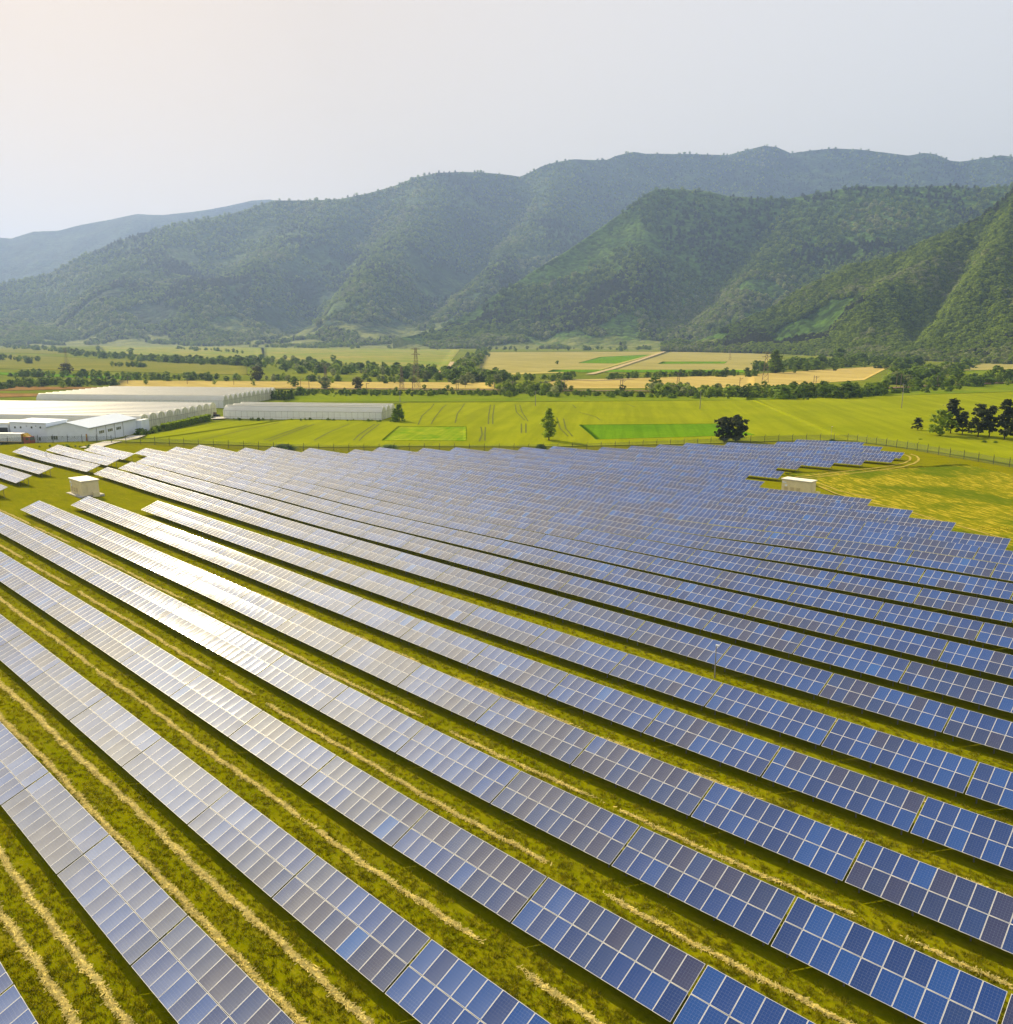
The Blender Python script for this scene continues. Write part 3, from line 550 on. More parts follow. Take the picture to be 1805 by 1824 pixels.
PLACES = [('broad_tree', 594, 645, 13, 'round tree above the long shrub belt left of the tall tower'), ('broad_tree', 528, 646, 9, 'small tree at the left start of the dense shrub belt'), ('olive_tree', 459, 678, 25, 'brownish spreading tree behind the back greenhouse'), ('light_tree', 524, 689, 18, 'yellow green tree on the golden strip by the greenhouse'),
          ('pale_tree', 578, 693, 21, 'pale airy tree under the middle mast'), ('olive_tree', 637.5, 693, 21, 'olive tree alone on the golden strip'), ('broad_tree', 683, 654, 10, 'tree topping the shrub belt left of the tall tower'), ('broad_tree', 752, 658, 9, 'round tree just right of the tall tower'), ('broad_tree', 771, 658, 8, 'smaller round tree right of the tall tower'),
          ('broad_tree', 798, 694, 9, 'lone small tree on the golden strip'), ('broad_tree', 756, 695, 10, 'dark bush-like tree at the tall tower foot'), ('broad_tree', 812, 681, 23, 'dark tree at the bottom of the diagonal tree belt'), ('broad_tree', 993, 649, 7, 'tiny lone tree in the pale tan field'), ('light_tree', 1019, 676, 15, 'thin light tree left of the pale road'),
          ('broad_tree', 1213, 669, 11, 'dark small tree beside the far mast'), ('broad_tree', 1293, 669, 15, 'round tree at the right of the tan field edge'), ('broad_tree', 1307, 668, 10, 'narrow tree beside the round field edge tree'), ('broad_tree', 1331, 669, 14, 'dark tree left of the lattice tower at right'), ('broad_tree', 1109, 698, 13, 'dark bush at the railway mast pair'), ('light_tree', 1018, 697, 10, 'round light bush at the left mast pair'),
          ('broad_tree', 76.5, 613, 6, 'first tiny tree in the far left pasture'), ('broad_tree', 98, 616, 6, 'wide dark clump in the far left pasture'), ('broad_tree', 175, 625, 9, 'double crowned tree in the left pasture'), ('broad_tree', 234, 631, 11, 'dark round tree in the tan left field'), ('olive_tree', 120, 668, 21, 'large olive tree under the left lattice tower'),
          ('broad_tree', 329, 673, 10, 'dark tree behind the back greenhouse left part'), ('broad_tree', 274, 672, 9, 'low dark tree behind the greenhouses at left'), ('light_tree', 168, 682, 15, 'bright green tree above the brown strip'), ('light_tree', 261, 685, 9, 'small yellow tree at the greenhouse back corner'), ('light_tree', 382, 685, 8, 'yellow bush on the golden strip above the greenhouse'), ('light_tree', 452, 687, 9, 'light bush behind the greenhouse ridge'),
          ('poplar_tree', 1381, 665, 41, 'tall dark poplar left of the farmhouse'), ('broad_tree', 1494, 649, 28, 'tall dark tree right of the farmhouse'), ('broad_tree', 1420, 655, 18, 'round tree at the left of the farmhouse yard'), ('broad_tree', 1466, 650, 16, 'dark tree touching the farmhouse'), ('broad_tree', 1594, 676, 22, 'large round tree above the two white masts'),
          ('broad_tree', 1706, 681, 22, 'round tree above the road at right'), ('broad_tree', 1773, 679, 27, 'large dark tree near the right edge above the road'), ('broad_tree', 1797, 679, 21, 'dark tree at the right edge above the road'), ('broad_tree', 1667, 684, 18, 'dark tree beside the thin road mast'), ('broad_tree', 1537, 653, 14, 'lone tree at the edge of the golden field')]
for i, (k, px, py, hp, lb) in enumerate(PLACES): tree(k, px, py, hp, lb, wide=rnd.uniform(.95, 1.3), var=i)
for px, py, hp, wd, lb in ((505, 801, 10, 2.9, 'broad leafy bush at the fence left of the crop patches'), (692, 802, 10, 2.8, 'broad leafy bush at the fence below the yellow patch'), (964, 799, 8, 1.9, 'small bush at the fence near the lone tree')): tree('bush', px, py, hp, lb, 'bush', 'bushes along the fence', wd)
for px, py, hp, wd, lb in ((1640, 784, 3, 1.8, 'low bush in the shade left of the pine trunks'), (1753, 789, 5, 1.4, 'first low bush in front of the pine grove'), (1773, 790, 5, 1.2, 'second low bush in front of the pine grove'), (535, 704, 14, 1.2, 'brown shrub right of the cypresses'), (1483, 786, 4, 2.5, 'low scrub under the camera pole by the far fence')): tree('bush', px, py, hp, lb, 'bush', None, wd)
# shrub belts (nobody could count them)
def srcs(name, parts):
    c = coll(name)
    for kd in parts:
        for cm, tm in KIND[kd]: o = bpy.data.objects.new(kd, cm); c.objects.link(o)
    return c
SH = srcs('shrub_sources', ['broad_tree', 'light_tree', 'pale_tree', 'bush', 'light_bush']); SHD = srcs('dark_sources', ['broad_tree', 'bush', 'broad_tree', 'light_tree']); SHL = srcs('light_sources', ['light_tree', 'pale_tree', 'light_bush'])
def belt(name, px, n_, sx, sy, h0, h1, c, label):
    n = int(n_*.62); px = np.array(px, float); seg = np.linalg.norm(np.diff(px, axis=0), axis=1); cum = np.concatenate([[0], np.cumsum(seg)]); P = []
    for _ in range(n):
        s = rnd.random()*cum[-1]; i = min(len(seg)-1, np.searchsorted(cum, s, 'right')-1); q = px[i]+(px[i+1]-px[i])*(s-cum[i])/seg[i]
        P.append(ground_at(q[0]+rnd.gauss(0, sx), max(602, q[1]+rnd.gauss(0, sy))))
    scatter(name, np.array(P)-[0, 0, .15], NR.uniform(h0, h1, n), c, label)
belt('shrub_belt', [(0, 618), (70, 622), (150, 632), (230, 640), (300, 645), (380, 648), (460, 652)], 420, 6, 1.2, 4, 10, SHD, 'dark shrub belt across the left pasture')
belt('shrub_belt', [(440, 648), (560, 656), (650, 662), (750, 667), (830, 674), (905, 678)], 620, 10, 5, 3, 8, SH, 'dense green shrub belt around the tall lattice tower')
belt('shrub_belt', [(815, 672), (828, 656), (846, 642), (868, 628)], 220, 6, 3, 4, 10, SH, 'tree belt running up to the foothills')
belt('embankment_scrub', [(520, 701), (640, 702), (760, 702), (900, 703), (1000, 704), (1130, 706), (1250, 706), (1330, 707), (1420, 709), (1500, 704), (1600, 698), (1700, 694)], 900, 8, 1.8, 1.0, 3.2, SHD, 'low green scrub on the railway embankment')
belt('railway_shrubs', [(895, 697), (940, 694), (1000, 697)], 110, 5, 2.4, 2.5, 6, SHL, 'pale acacia shrubs at the railway')
belt('railway_shrubs', [(1150, 699), (1230, 702), (1310, 703)], 130, 6, 2., 2.5, 6, SHL, 'pale shrubs right of the big round tree')
belt('railway_shrubs', [(1330, 704), (1420, 704), (1500, 706), (1580, 700)], 170, 6, 2.6, 3, 7.5, SHD, 'green shrubs along the railway before the golden field')
belt('shrub_belt', [(870, 676), (960, 677), (1015, 675)], 70, 6, 1.5, 3, 6, SHD, 'thin hedge on the near edge of the tan field')
belt('shrub_belt', [(1080, 676), (1180, 671), (1250, 670), (1340, 669)], 110, 6, 1., 2.5, 5.5, SHD, 'hedge between golden and tan fields')
belt('shrub_belt', [(1345, 662), (1400, 656), (1450, 655), (1530, 648), (1580, 650), (1640, 652)], 260, 9, 3.5, 5, 11, SHD, 'tree belt around the farmhouse')
belt('shrub_belt', [(1590, 683), (1640, 672), (1690, 664), (1720, 655)], 190, 8, 4, 4, 9, SH, 'tree belt climbing right of the golden field')
belt('shrub_belt', [(1610, 690), (1680, 688), (1750, 683), (1830, 678)], 120, 8, 2.5, 3, 7, SHD, 'shrubs above the road at the right')
belt('shrub_belt', [(0, 691), (60, 686), (120, 686), (200, 684)], 170, 8, 2, 2.5, 5.5, SHD, 'low shrubs above the brown strips')
belt('shrub_belt', [(0, 671), (70, 670), (140, 671), (240, 675), (340, 676), (430, 678)], 160, 9, 1.6, 2.5, 6, SHD, 'broken hedge behind the greenhouses')
belt('shrub_belt', [(460, 676), (560, 679), (700, 680), (860, 683)], 90, 9, 1.5, 2.5, 5, SH, 'thin hedge above the long golden strip')
belt('shrub_belt', [(205, 653), (255, 654)], 30, 4, .8, 3, 6, SHD, 'short dark hedge in the olive pasture')
belt('shrub_belt', [(0, 640), (30, 640), (60, 646)], 40, 5, 2, 4, 8, SHD, 'dark hedge at the left photo edge')
belt('shrub_belt', [(318, 621), (380, 625), (440, 630)], 50, 5, .7, 4, 8, SHD, 'thin dark hedge in the tan left field')
belt('shrub_belt', [(0, 609), (150, 606), (300, 609), (460, 614), (640, 618), (800, 620), (1000, 622), (1190, 622)], 420, 14, 1.6, 4, 10, SH, 'scattered trees where the valley meets the foothills')
belt('rough_growth', [(250, 776), (300, 764), (350, 752), (385, 745)], 90, 4, 1.4, .8, 2.4, SH, 'weeds growing along the greenhouse gables')
belt('rough_growth', [(90, 796), (140, 797), (170, 798)], 40, 8, .8, .4, 1.0, SHL, 'weeds at the foot of the warehouse')
belt('rough_growth', [(400, 748), (500, 749), (600, 750), (680, 752)], 60, 6, .4, .5, 1.3, SHD, 'weeds along the small greenhouse wall')
# ------------------------------------------------------------------ mountains
def interp(xs, pts): pts = np.array(pts, float); return np.interp(xs, pts[:, 0], pts[:, 1])
def vnoise(x, y, seed):
    r = np.random.default_rng(seed); g = r.random((64, 64)); xi, yi = np.floor(x).astype(int), np.floor(y).astype(int); fx, fy = x-xi, y-yi; fx = fx*fx*(3-2*fx); fy = fy*fy*(3-2*fy)
    a = g[xi % 64, yi % 64]; b = g[(xi+1) % 64, yi % 64]; c_ = g[xi % 64, (yi+1) % 64]; d = g[(xi+1) % 64, (yi+1) % 64]
    return (a*(1-fx)+b*fx)*(1-fy)+(c_*(1-fx)+d*fx)*fy-.5
def fbm(x, y, seed, o=4):
    s = 0; a = 1.
    for i in range(o): s = s+a*vnoise(x*2**i, y*2**i, seed+i); a *= .5
    return s
def mountain(name, crest, rc, rf, p, spurs, gul, mat, label, nu=420, nt=120, seed=1):
    xs = np.linspace(crest[0][0], crest[-1][0], nu); ys = interp(xs, crest); Rc = interp(xs, rc); Rf = interp(xs, rf)
    ys = ys+1.2*fbm(xs*.03, xs*0+3.3, seed+50, 4)
    D = np.array([ray(x, y) for x, y in zip(xs, ys)]); hz = np.hypot(D[:, 0], D[:, 1]); ux, uy = D[:, 0]/hz, D[:, 1]/hz; Zc = CZ+Rc*D[:, 2]/hz
    tt = np.concatenate([np.linspace(0, 1, nt), np.linspace(1.04, 1.5, 14)]); Tm, Xm = np.meshgrid(tt, xs, indexing='ij')
    R = Rf+(Rc-Rf)*Tm; f = np.clip(Tm, 0, 1); prof = f**p; back = np.clip(Tm-1, 0, 1); Zb = PLAIN-1+(Zc-PLAIN+1)*(prof-back*1.6)
    env = np.sin(PI*np.clip(f, 0, 1))**.8*(Tm <= 1)
    for (pts, wd, amp) in spurs:
        cx = np.interp(Tm, [q[0] for q in pts], [q[1] for q in pts]); k = (Xm-cx)/wd
        Zb = Zb+amp*env*sstep(f, .1, .5)*np.exp(-k*k)
    X, Y = R*ux, R*uy; g = fbm(Xm*gul[1]+Tm*.8, Tm*gul[2], seed, 4); rid = 1-np.abs(g)*2.2
    Zb = Zb+gul[0]*env*sstep(f, .02, .4)*(rid-.6)+gul[0]*.12*env*fbm(X*.012, Y*.012, seed+9, 3)
    V = np.stack([X.ravel(), Y.ravel(), np.maximum(Zb, PLAIN-2).ravel()], 1); F = gridfaces(len(tt), nu)[:, ::-1]
    me = mesh(name, V, F, mat, smooth=True)
    if sum(me.polygons[i].normal.z for i in range(0, len(me.polygons), 97)) < 0: me.flip_normals()
    tag(link(name, me), label, None, None, 'structure'); return X, Y, Zb, Tm, Xm
def forest_mat(name, dk, md, lt, sc=1., foot=60.):
    t = NT(name); p = t.pos(); v = t.add('ShaderNodeTexVoronoi', i_Scale=.085*sc); t.l(p, v.inputs['Vector'])
    big = t.noise(p, .0035, 5, .62, .5); mid = t.noise(p, .02*sc, 4, .6)
    c = t.ramp(big, [(.36, dk), (.5, md), (.66, lt)])
    cc = t.add('ShaderNodeSeparateColor'); t.l(v.outputs['Color'], cc.inputs[0])
    f = t.math('ADD', t.math('MULTIPLY', cc.outputs[0], .55), t.math('MULTIPLY', mid, .45))
    c = t.mix(.85, c, t.ramp(f, [(.25, .45), (.75, 1.6)]), 'MULTIPLY')
    sz = t.add('ShaderNodeSeparateXYZ'); t.l(p, sz.inputs[0]); hz_ = t.math('ADD', t.math('DIVIDE', sz.outputs[2], foot), t.math('MULTIPLY', t.math('SUBTRACT', t.noise(p, .012, 5, .65), .5), 3.2))
    c = t.mix(t.ramp(hz_, [(.25, .9), (.75, 0.)]), c, t.ramp(t.noise(p, .03, 4, .6), [(.35, (.11, .14, .03)), (.65, (.22, .23, .06))])); t.set(c, .95, .03)
    h = t.math('ADD', t.math('MULTIPLY', v.outputs['Distance'], -.35), t.math('MULTIPLY', mid, 1.)); t.bump(h, 1., 9./sc); return t.mat
M['fa'] = forest_mat('near_forest', (.018, .040, .008), (.055, .105, .012), (.07, .115, .018), 1., 30.)
M['fb'] = forest_mat('mid_forest', (.012, .026, .014), (.028, .056, .020), (.07, .11, .028), .8, 100.)
M['fc'] = forest_mat('far_forest', (.012, .024, .018), (.022, .042, .024), (.04, .068, .032), .6)
L1C = [(-420, 470), (-200, 446), (-100, 436), (0, 423), (20, 425), (60, 413), (105, 411), (140, 402), (200, 390), (245, 381), (290, 383), (340, 378), (400, 368), (450, 357), (480, 355), (560, 372), (700, 420)]
L2C = [(-420, 560), (-150, 535), (0, 505), (86, 488), (137, 460), (206, 430), (309, 400), (330, 395), (412, 381), (488, 357), (532, 357), (600, 356), (662, 343), (703, 331), (737, 317), (779, 308), (823, 306), (861, 307), (909, 312), (926, 315), (943, 308), (964, 296), (988, 289), (1019, 284), (1043, 285), (1081, 284), (1101, 276), (1129, 271), (1150, 274), (1220, 274), (1298, 276), (1333, 266), (1360, 260), (1384, 262), (1408, 273), (1446, 267.5), (1487, 264), (1528, 266), (1573, 271), (1618, 277), (1645, 272), (1666, 274), (1693, 286), (1711, 288), (1741, 284), (1783, 276), (1805, 279), (1900, 292), (2200, 300)]
L3C = [(700, 604), (780, 588), (840, 556), (880, 527), (909, 511), (943, 487), (1012, 446), (1081, 398), (1115, 374), (1150, 346), (1167, 338), (1184, 336), (1254, 340), (1298, 349), (1350, 353), (1405, 354), (1460, 344), (1511, 334), (1563, 332), (1632, 333), (1693, 330), (1735, 336), (1805, 330), (1900, 330), (2200, 320)]
L4C = [(1180, 618), (1250, 604), (1310, 582), (1370, 556), (1420, 524), (1480, 494), (1515, 477), (1563, 467), (1604, 456), (1666, 426), (1735, 398), (1762, 377), (1783, 360), (1805, 340), (1860, 300), (1950, 260), (2200, 200)]
mountain('mountain', L1C, [(-420, 7600), (700, 7600)], [(-420, 5200), (700, 5200)], 1.25, [([(0, 150), (1, 250)], 70, 120)], (90, .008, 1.4), M['fc'], 'hazy farthest mountain ridge at the left', 260, 70, 3)
m2 = mountain('mountain', L2C, [(-420, 4700), (600, 4600), (900, 5000), (1100, 5600), (1400, 6200), (2200, 6200)], [(-420, 2900), (300, 2500), (600, 2000), (900, 1950), (1200, 2600), (2200, 3200)], 2.25,
    [([(0, 250), (.35, 330), (.7, 500), (1, 640)], 110, 125), ([(0, 520), (.4, 650), (.75, 730), (1, 790)], 95, 130), ([(0, 760), (.3, 800), (.6, 905), (1, 1000)], 75, 110), ([(0, 50), (.5, 190), (1, 330)], 105, 105),
     ([(0, 980), (.5, 1000), (1, 1040)], 75, 90), ([(0, 1150), (.5, 1250), (1, 1360)], 85, 100), ([(0, 1560), (.6, 1600), (1, 1650)], 70, 120), ([(0, 700), (.4, 770), (.7, 850), (1, 930)], 65, -95), ([(0, 400), (.4, 530), (.7, 600), (1, 700)], 65, -95)], (46, .007, 1.3), M['fb'], 'long forested mountain ridge behind the valley', 620, 150, 21)
m3 = mountain('mountain', L3C, [(700, 2150), (900, 2600), (1180, 3100), (1500, 3200), (2200, 3200)], [(700, 2080), (1000, 2020), (1380, 1900), (1560, 1500), (2200, 1350)], 1.9,
    [([(0, 1050), (.5, 1130), (1, 1180)], 75, 40), ([(0, 1200), (.4, 1330), (1, 1480)], 75, 50), ([(0, 1130), (.4, 1230), (1, 1370)], 55, -45), ([(0, 1500), (1, 1600)], 70, 30)], (22, .009, 1.5), M['fa'], 'green forested spur in the middle of the range', 420, 120, 33)
m4 = mountain('mountain', L4C, [(1180, 1800), (1400, 1850), (1600, 1950), (1805, 2050), (2200, 2200)], [(1180, 1750), (1400, 1550), (1560, 1280), (1805, 1130), (2200, 1050)], 1.55,
    [([(0, 1480), (.5, 1560), (1, 1700)], 50, 26), ([(0, 1700), (.5, 1760), (1, 1830)], 50, 40), ([(0, 1600), (.5, 1680), (1, 1770)], 35, -32)], (12, .012, 1.6), M['fa'], 'nearest forested hillside rising at the right', 420, 110, 47)
FO = srcs('forest_sources', ['broad_tree', 'light_tree', 'pale_tree', 'pine_tree']); NB = [o.name.split('.')[0] for o in FO.objects]; IDX = {k: [i for i, n in enumerate(NB) if n == k] for k in set(NB)}
def forest(name, m, tmax, n, h0, h1, label, seed, thin=0.):
    X, Y, Z, Tm, Xm = m; r = np.random.default_rng(seed); a, b = X.shape; tt = Tm[:, 0]; ti = r.uniform(0, tmax, n); bi = r.uniform(0, b-1.001, n); ai = np.interp(ti, tt, np.arange(a)); ai = np.clip(ai, 0, a-1.001)
    i, j = ai.astype(int), bi.astype(int); fa, fb = ai-i, bi-j
    def bl(Q): return (Q[i, j]*(1-fb)+Q[i, j+1]*fb)*(1-fa)+(Q[i+1, j]*(1-fb)+Q[i+1, j+1]*fb)*fa
    x, y, z = bl(X), bl(Y), bl(Z); pat = fbm(x*.004, y*.004, seed+5, 4); pat2 = fbm(x*.006+7, y*.006, seed+15, 3); k = (z > PLAIN+.5) & (r.random(n) > thin) & ((thin == 0) | (fbm(x*.009, y*.009, 77, 3)+1.25*ti/tmax > .18)) & ((thin == 0) | (r.random(n) > 1.1*(ti-.45))) & (fbm(x*.0045, y*.0045, seed+41, 3)+.12*r.random(n) < .36)
    x, y, z, pat, pat2 = x[k], y[k], z[k], pat[k], pat2[k]; n = len(x); q = r.random(n); ix = np.zeros(n, int)
    ch = np.where(pat+.3*(q-.5) > .25, 3, np.where(pat+.2*(q-.5) < -.2, 2, np.where(pat+.45*(q-.5)+1.2*fbm(x*.0016, y*.0016, seed+31, 2) > .02, 0, 1))); ch = np.where((pat2 > .12) & (q < .6) & (ch != 3), 1, ch); ch = np.where((ch == 2) & (q < .45), 1, ch); ap = np.interp(ti[k], [.05, .5], [1., 0.]); ch = np.where((ch == 0) & (q < .75*ap), 1, ch); ch = np.where((ti[k] < .3) & (ch == 3) & (q < .8), 1, ch)
    ch = np.where((pat2 < -.02) & (q > .5) & (ch != 3) & (ti[k] < .55), 2, ch)
    for c_, nm in enumerate(('broad_tree', 'light_tree', 'pale_tree', 'pine_tree')):
        s = ch == c_; ix[s] = r.choice(IDX[nm], s.sum())
    sc = r.uniform(h0, h1, n)*np.interp(ti[k], [0, .3], [.5, 1.]); scatter(name, np.stack([x, y, z-sc*.15], 1), np.stack([sc*1.15, sc*1.15, sc], 1), FO, label, ix)
forest('forest', m4, 1.0, 26000, 7, 13, 'mixed forest covering the nearest hillside', 3)
forest('forest', m3, 1.0, 34000, 8, 15, 'mixed forest covering the middle spur', 5, .04)
forest('forest', m2, 1.0, 105000, 10, 18, 'open woodland on the lower mountain slopes', 8, .25)
# ------------------------------------------------------------------ kiosks
def kiosk(x, y, lx, ly, h, label, seed):
    e = empty('transformer_kiosk', (x, y, tz(x, y)), 0, label, 'kiosk', 'cream transformer kiosks in the solar park')
    b = MB(); b.box((0, 0, .02), (lx+1.2, ly+1.4, .5)); b.build('base_slab', M['concrete'], e)
    b = MB(); b.box((0, 0, .27+h/2), (lx, ly, h)); w_ = b.build('wall', M['cream'], e)
    b = MB(); z = .27+h
    for s in (0, 1): b.poly([(-lx/2-.18, -ly/2-.18, z+.03+s*.14), (lx/2+.18, -ly/2-.18, z+.03+s*.14), (lx/2+.18, ly/2+.18, z+.03+s*.14), (-lx/2-.18, ly/2+.18, z+.03+s*.14)][::(1 if s else -1)])
    a = b.v[:8]; b2 = MB(); b2.v = a; b2.f = [[0, 1, 2, 3]]; b2 = MB(); b2.box((0, 0, z+.10), (lx+.36, ly+.36, .16)); b2.build('roof', M['creamroof'], e)
    b = MB(); b.box((0, 0, z-.02), (lx+.14, ly+.14, .08)); b.build('eaves_trim', M['creamdark'], e)
    for i in range(3):
        b = MB(); b.box((-lx/2+1.0+i*1.35, -ly/2-.03, .27+1.1), (1.05, .06, 2.1)); d = b.build('door', M['cream'], e)
        b = MB()
        for k in range(8): b.box((-lx/2+1.0+i*1.35, -ly/2-.07, .75+k*.11), (.8, .03, .04))
        b.build('louvre', M['creamdark'], d)
    b = MB(); b.box((-lx/2+.55, -ly/2-.075, 2.45), (.9, .03, .26)); b.build('sign_plate', M['signwhite'], e)
    b = MB(); b.box((-lx/2+1.0, -ly/2-.075, 1.85), (.42, .03, .42)); b.build('warning_plate', M['signwhite'], e)
    b = MB(); b.box((lx/2+.05, 0, .27+1.1), (.1, 1.2, 2.1)); b.build('door', M['cream'], e)
    b = MB(); b.box((lx/2+.85, ly*.2, .45), (.7, 1.1, .9)); b.build('cable_box', M['cream'], e)
kiosk(-170.6, 60.0, 6.0, 3.2, 2.75, 'cream transformer kiosk on a slab between the left rows', 1)
kiosk(-72.9, 167.2, 6.2, 2.7, 2.75, 'cream transformer kiosk behind the far right row ends', 2)
# ------------------------------------------------------------------ poles and fence
def lamp_pole(px, py, hp, label):
    p = ground_at(px, py); h = hp*project([p])[0, 2]/FPX; e = empty('camera_pole', p, .3, label, 'pole')
    b = MB(); b.tube((0, 0, -.3), (0, 0, h), .06, .045, 8); b.build('pole', M['pole'], e); b = MB(); b.box((.12, 0, h+.04), (.34, .16, .14)); b.build('camera_head', M['signwhite'], e)
lamp_pole(1273, 1208, 61, 'thin grey sensor pole in the alley at right'); lamp_pole(84, 824, 19, 'thin grey pole at the left row behind the kiosk'); lamp_pole(1480, 786, 26, 'grey camera pole behind the far solar rows')
def wood_pole(px, py, hp, label):
    p = ground_at(px, py); h = hp*project([p])[0, 2]/FPX; e = empty('utility_pole', p, .8, label, 'pole', 'utility poles in the wheat')
    b = MB(); b.tube((0, 0, -.3), (0, 0, h), .17, .12, 7); b.build('pole', M['pole'], e); b = MB(); b.box((0, 0, h-.4), (1.6, .1, .12)); b.build('crossarm', M['pole'], e)
wood_pole(954, 724, 27, 'utility pole in the wheat above the lone tree'); wood_pole(1247, 730, 33, 'utility pole in the wheat above the green patch'); wood_pole(1606, 728, 44, 'utility pole in the wheat left of the pine grove'); wood_pole(713, 716, 20, 'utility pole behind the small greenhouse')
P = np.array(FENCE, float); seg = np.linalg.norm(np.diff(P, axis=0), axis=1); cum = np.concatenate([[0], np.cumsum(seg)]); nf = 98
fe = empty('perimeter_fence', (P[0][0], P[0][1], tz(*P[0])), 0, 'dark wire mesh fence around the solar park with angled post tops', 'fence')
org = np.array(fe.location); pts = []
for i in range(nf): s = cum[-1]*i/(nf-1); pts.append((np.interp(s, cum, P[:, 0]), np.interp(s, cum, P[:, 1])))
b = MB(); b.tube((0, 0, -.3), (0, 0, 2.2), .075, None, 5); b.tube((0, 0, 2.2), (.18, -.22, 2.6), .06, None, 5); pm = b.data('post', M['dark'])
wire = NT('fence_mesh'); wt = wire; wp = wt.add('ShaderNodeTexCoord').outputs['UV']; sx = wt.add('ShaderNodeSeparateXYZ'); wt.l(wp, sx.inputs[0])
def wl(c_, n_, w_): return wt.math('GREATER_THAN', wt.math('ABSOLUTE', wt.math('SUBTRACT', wt.math('FRACT', wt.math('MULTIPLY', c_, n_)), .5)), .5-w_)
al = wt.math('MAXIMUM', wl(sx.outputs[0], 50., .09), wl(sx.outputs[1], 22., .09)); wt.l(al, wt.b.inputs['Alpha']); wt.set((.09, .12, .09), .6, .3)
V, F, UV = [], [], []
for i, (x, y) in enumerate(pts): link('post', pm, fe, tuple(np.array((x, y, tz(x, y)))-org), (0, 0, .8 if i < nf*.72 else -.6))
for i in range(nf-1):
    (x0, y0), (x1, y1) = pts[i], pts[i+1]; k = len(V); z0, z1 = tz(x0, y0), tz(x1, y1)
    V += [(x0-org[0], y0-org[1], z0+.05-org[2]), (x1-org[0], y1-org[1], z1+.05-org[2]), (x1-org[0], y1-org[1], z1+2.1-org[2]), (x0-org[0], y0-org[1], z0+2.1-org[2])]; F.append([k, k+1, k+2, k+3]); UV += [(i, 0), (i+1, 0), (i+1, 1), (i, 1)]
link('wire_mesh', mesh('wire_mesh', V, F, wire.mat, None, None, UV), fe)
# ------------------------------------------------------------------ greenhouses
ga = np.array([.81, .587]); ga /= np.linalg.norm(ga); gb = np.array([-ga[1], ga[0]]); gang = math.atan2(ga[1], ga[0])
def greenhouse(o, length, spans, sw, eave, ridge, label, pointed, vents=True):
    """local +x along the ridges with the near right base corner at the origin, +y away from the camera"""
    e = empty('greenhouse', (o[0], o[1], PLAIN), gang, label, 'greenhouse', 'white film greenhouses')
    for s in range(spans):
        y0 = s*sw; pr = []
        for k in range(13):
            q = k/12; yy = y0+q*sw; a = abs(2*q-1); z = eave+(ridge-eave)*((1-a**1.7) if pointed else math.sqrt(max(0, 1-a*a))); pr.append((yy, z))
        b = MB(); nx = 16
        for i in range(nx):
            xa, xb = -length*i/nx, -length*(i+1)/nx; sag = .05
            for k in range(12): b.poly([(xb, *pr[k]), (xa, *pr[k]), (xa, *pr[k+1]), (xb, *pr[k+1])])
        rf = b.build('roof_span', M['film'], e)
        for sx_ in (0, -length):
            b = MB(); b.poly([(sx_+(.02 if sx_ == 0 else -.02), y0, 0)]+[(sx_+(.02 if sx_ == 0 else -.02), yy, z) for yy, z in pr]+[(sx_+(.02 if sx_ == 0 else -.02), y0+sw, 0)]); b.build('end_wall', M['film_end'], e)
        if vents:
            b = MB(); b.box((-length/2, y0+sw*.36, ridge-.10), (length*.98, .3, .12)); b.build('roof_vent', M['alu'], rf)
        b = MB()
        for q in (.25, .5, .75): b.tube((.06, y0+q*sw, 0), (.06, y0+q*sw, eave+(ridge-eave)*.7), .05, None, 4)
        b.tube((.06, y0, eave), (.06, y0+sw, eave), .05, None, 4); b.build('end_frame', M['pole'], e)
    for y_ in (-.01, spans*sw+.01):
        b = MB(); b.poly([(-length, y_, 0), (0, y_, 0), (0, y_, eave), (-length, y_, eave)]); sd = b.build('side_wall', M['film_side'], e)
        if y_ < 0:
            b = MB()
            for i in range(int(length/2.5)+1): x_ = -min(length, i*2.5); b.tube((x_, y_-.05, 0), (x_, y_-.05, eave), .035, None, 4)
            b.tube((0, y_-.05, .9), (-length, y_-.05, .9), .03, None, 4); b.tube((0, y_-.05, eave), (-length, y_-.05, eave), .05, None, 4); b.build('side_frame', M['pole'], sd)
    b = MB()
    for s in range(1, spans): b.box((-length/2, s*sw, eave+.03), (length, .5, .12))
    if spans > 1: b.build('gutter', M['steel'], e)
greenhouse((-268.9, 211.5), 68, 3, 7.2, 3.3, 5.5, 'small three span white greenhouse beside the wheat', True)
greenhouse((-303, 128), 100, 10, 5.9, 3.3, 5.9, 'large white arched greenhouse block behind the warehouse', False)
greenhouse((-371, 197), 97, 12, 5.3, 3.4, 6.0, 'large pointed arch greenhouse block at the back', True)
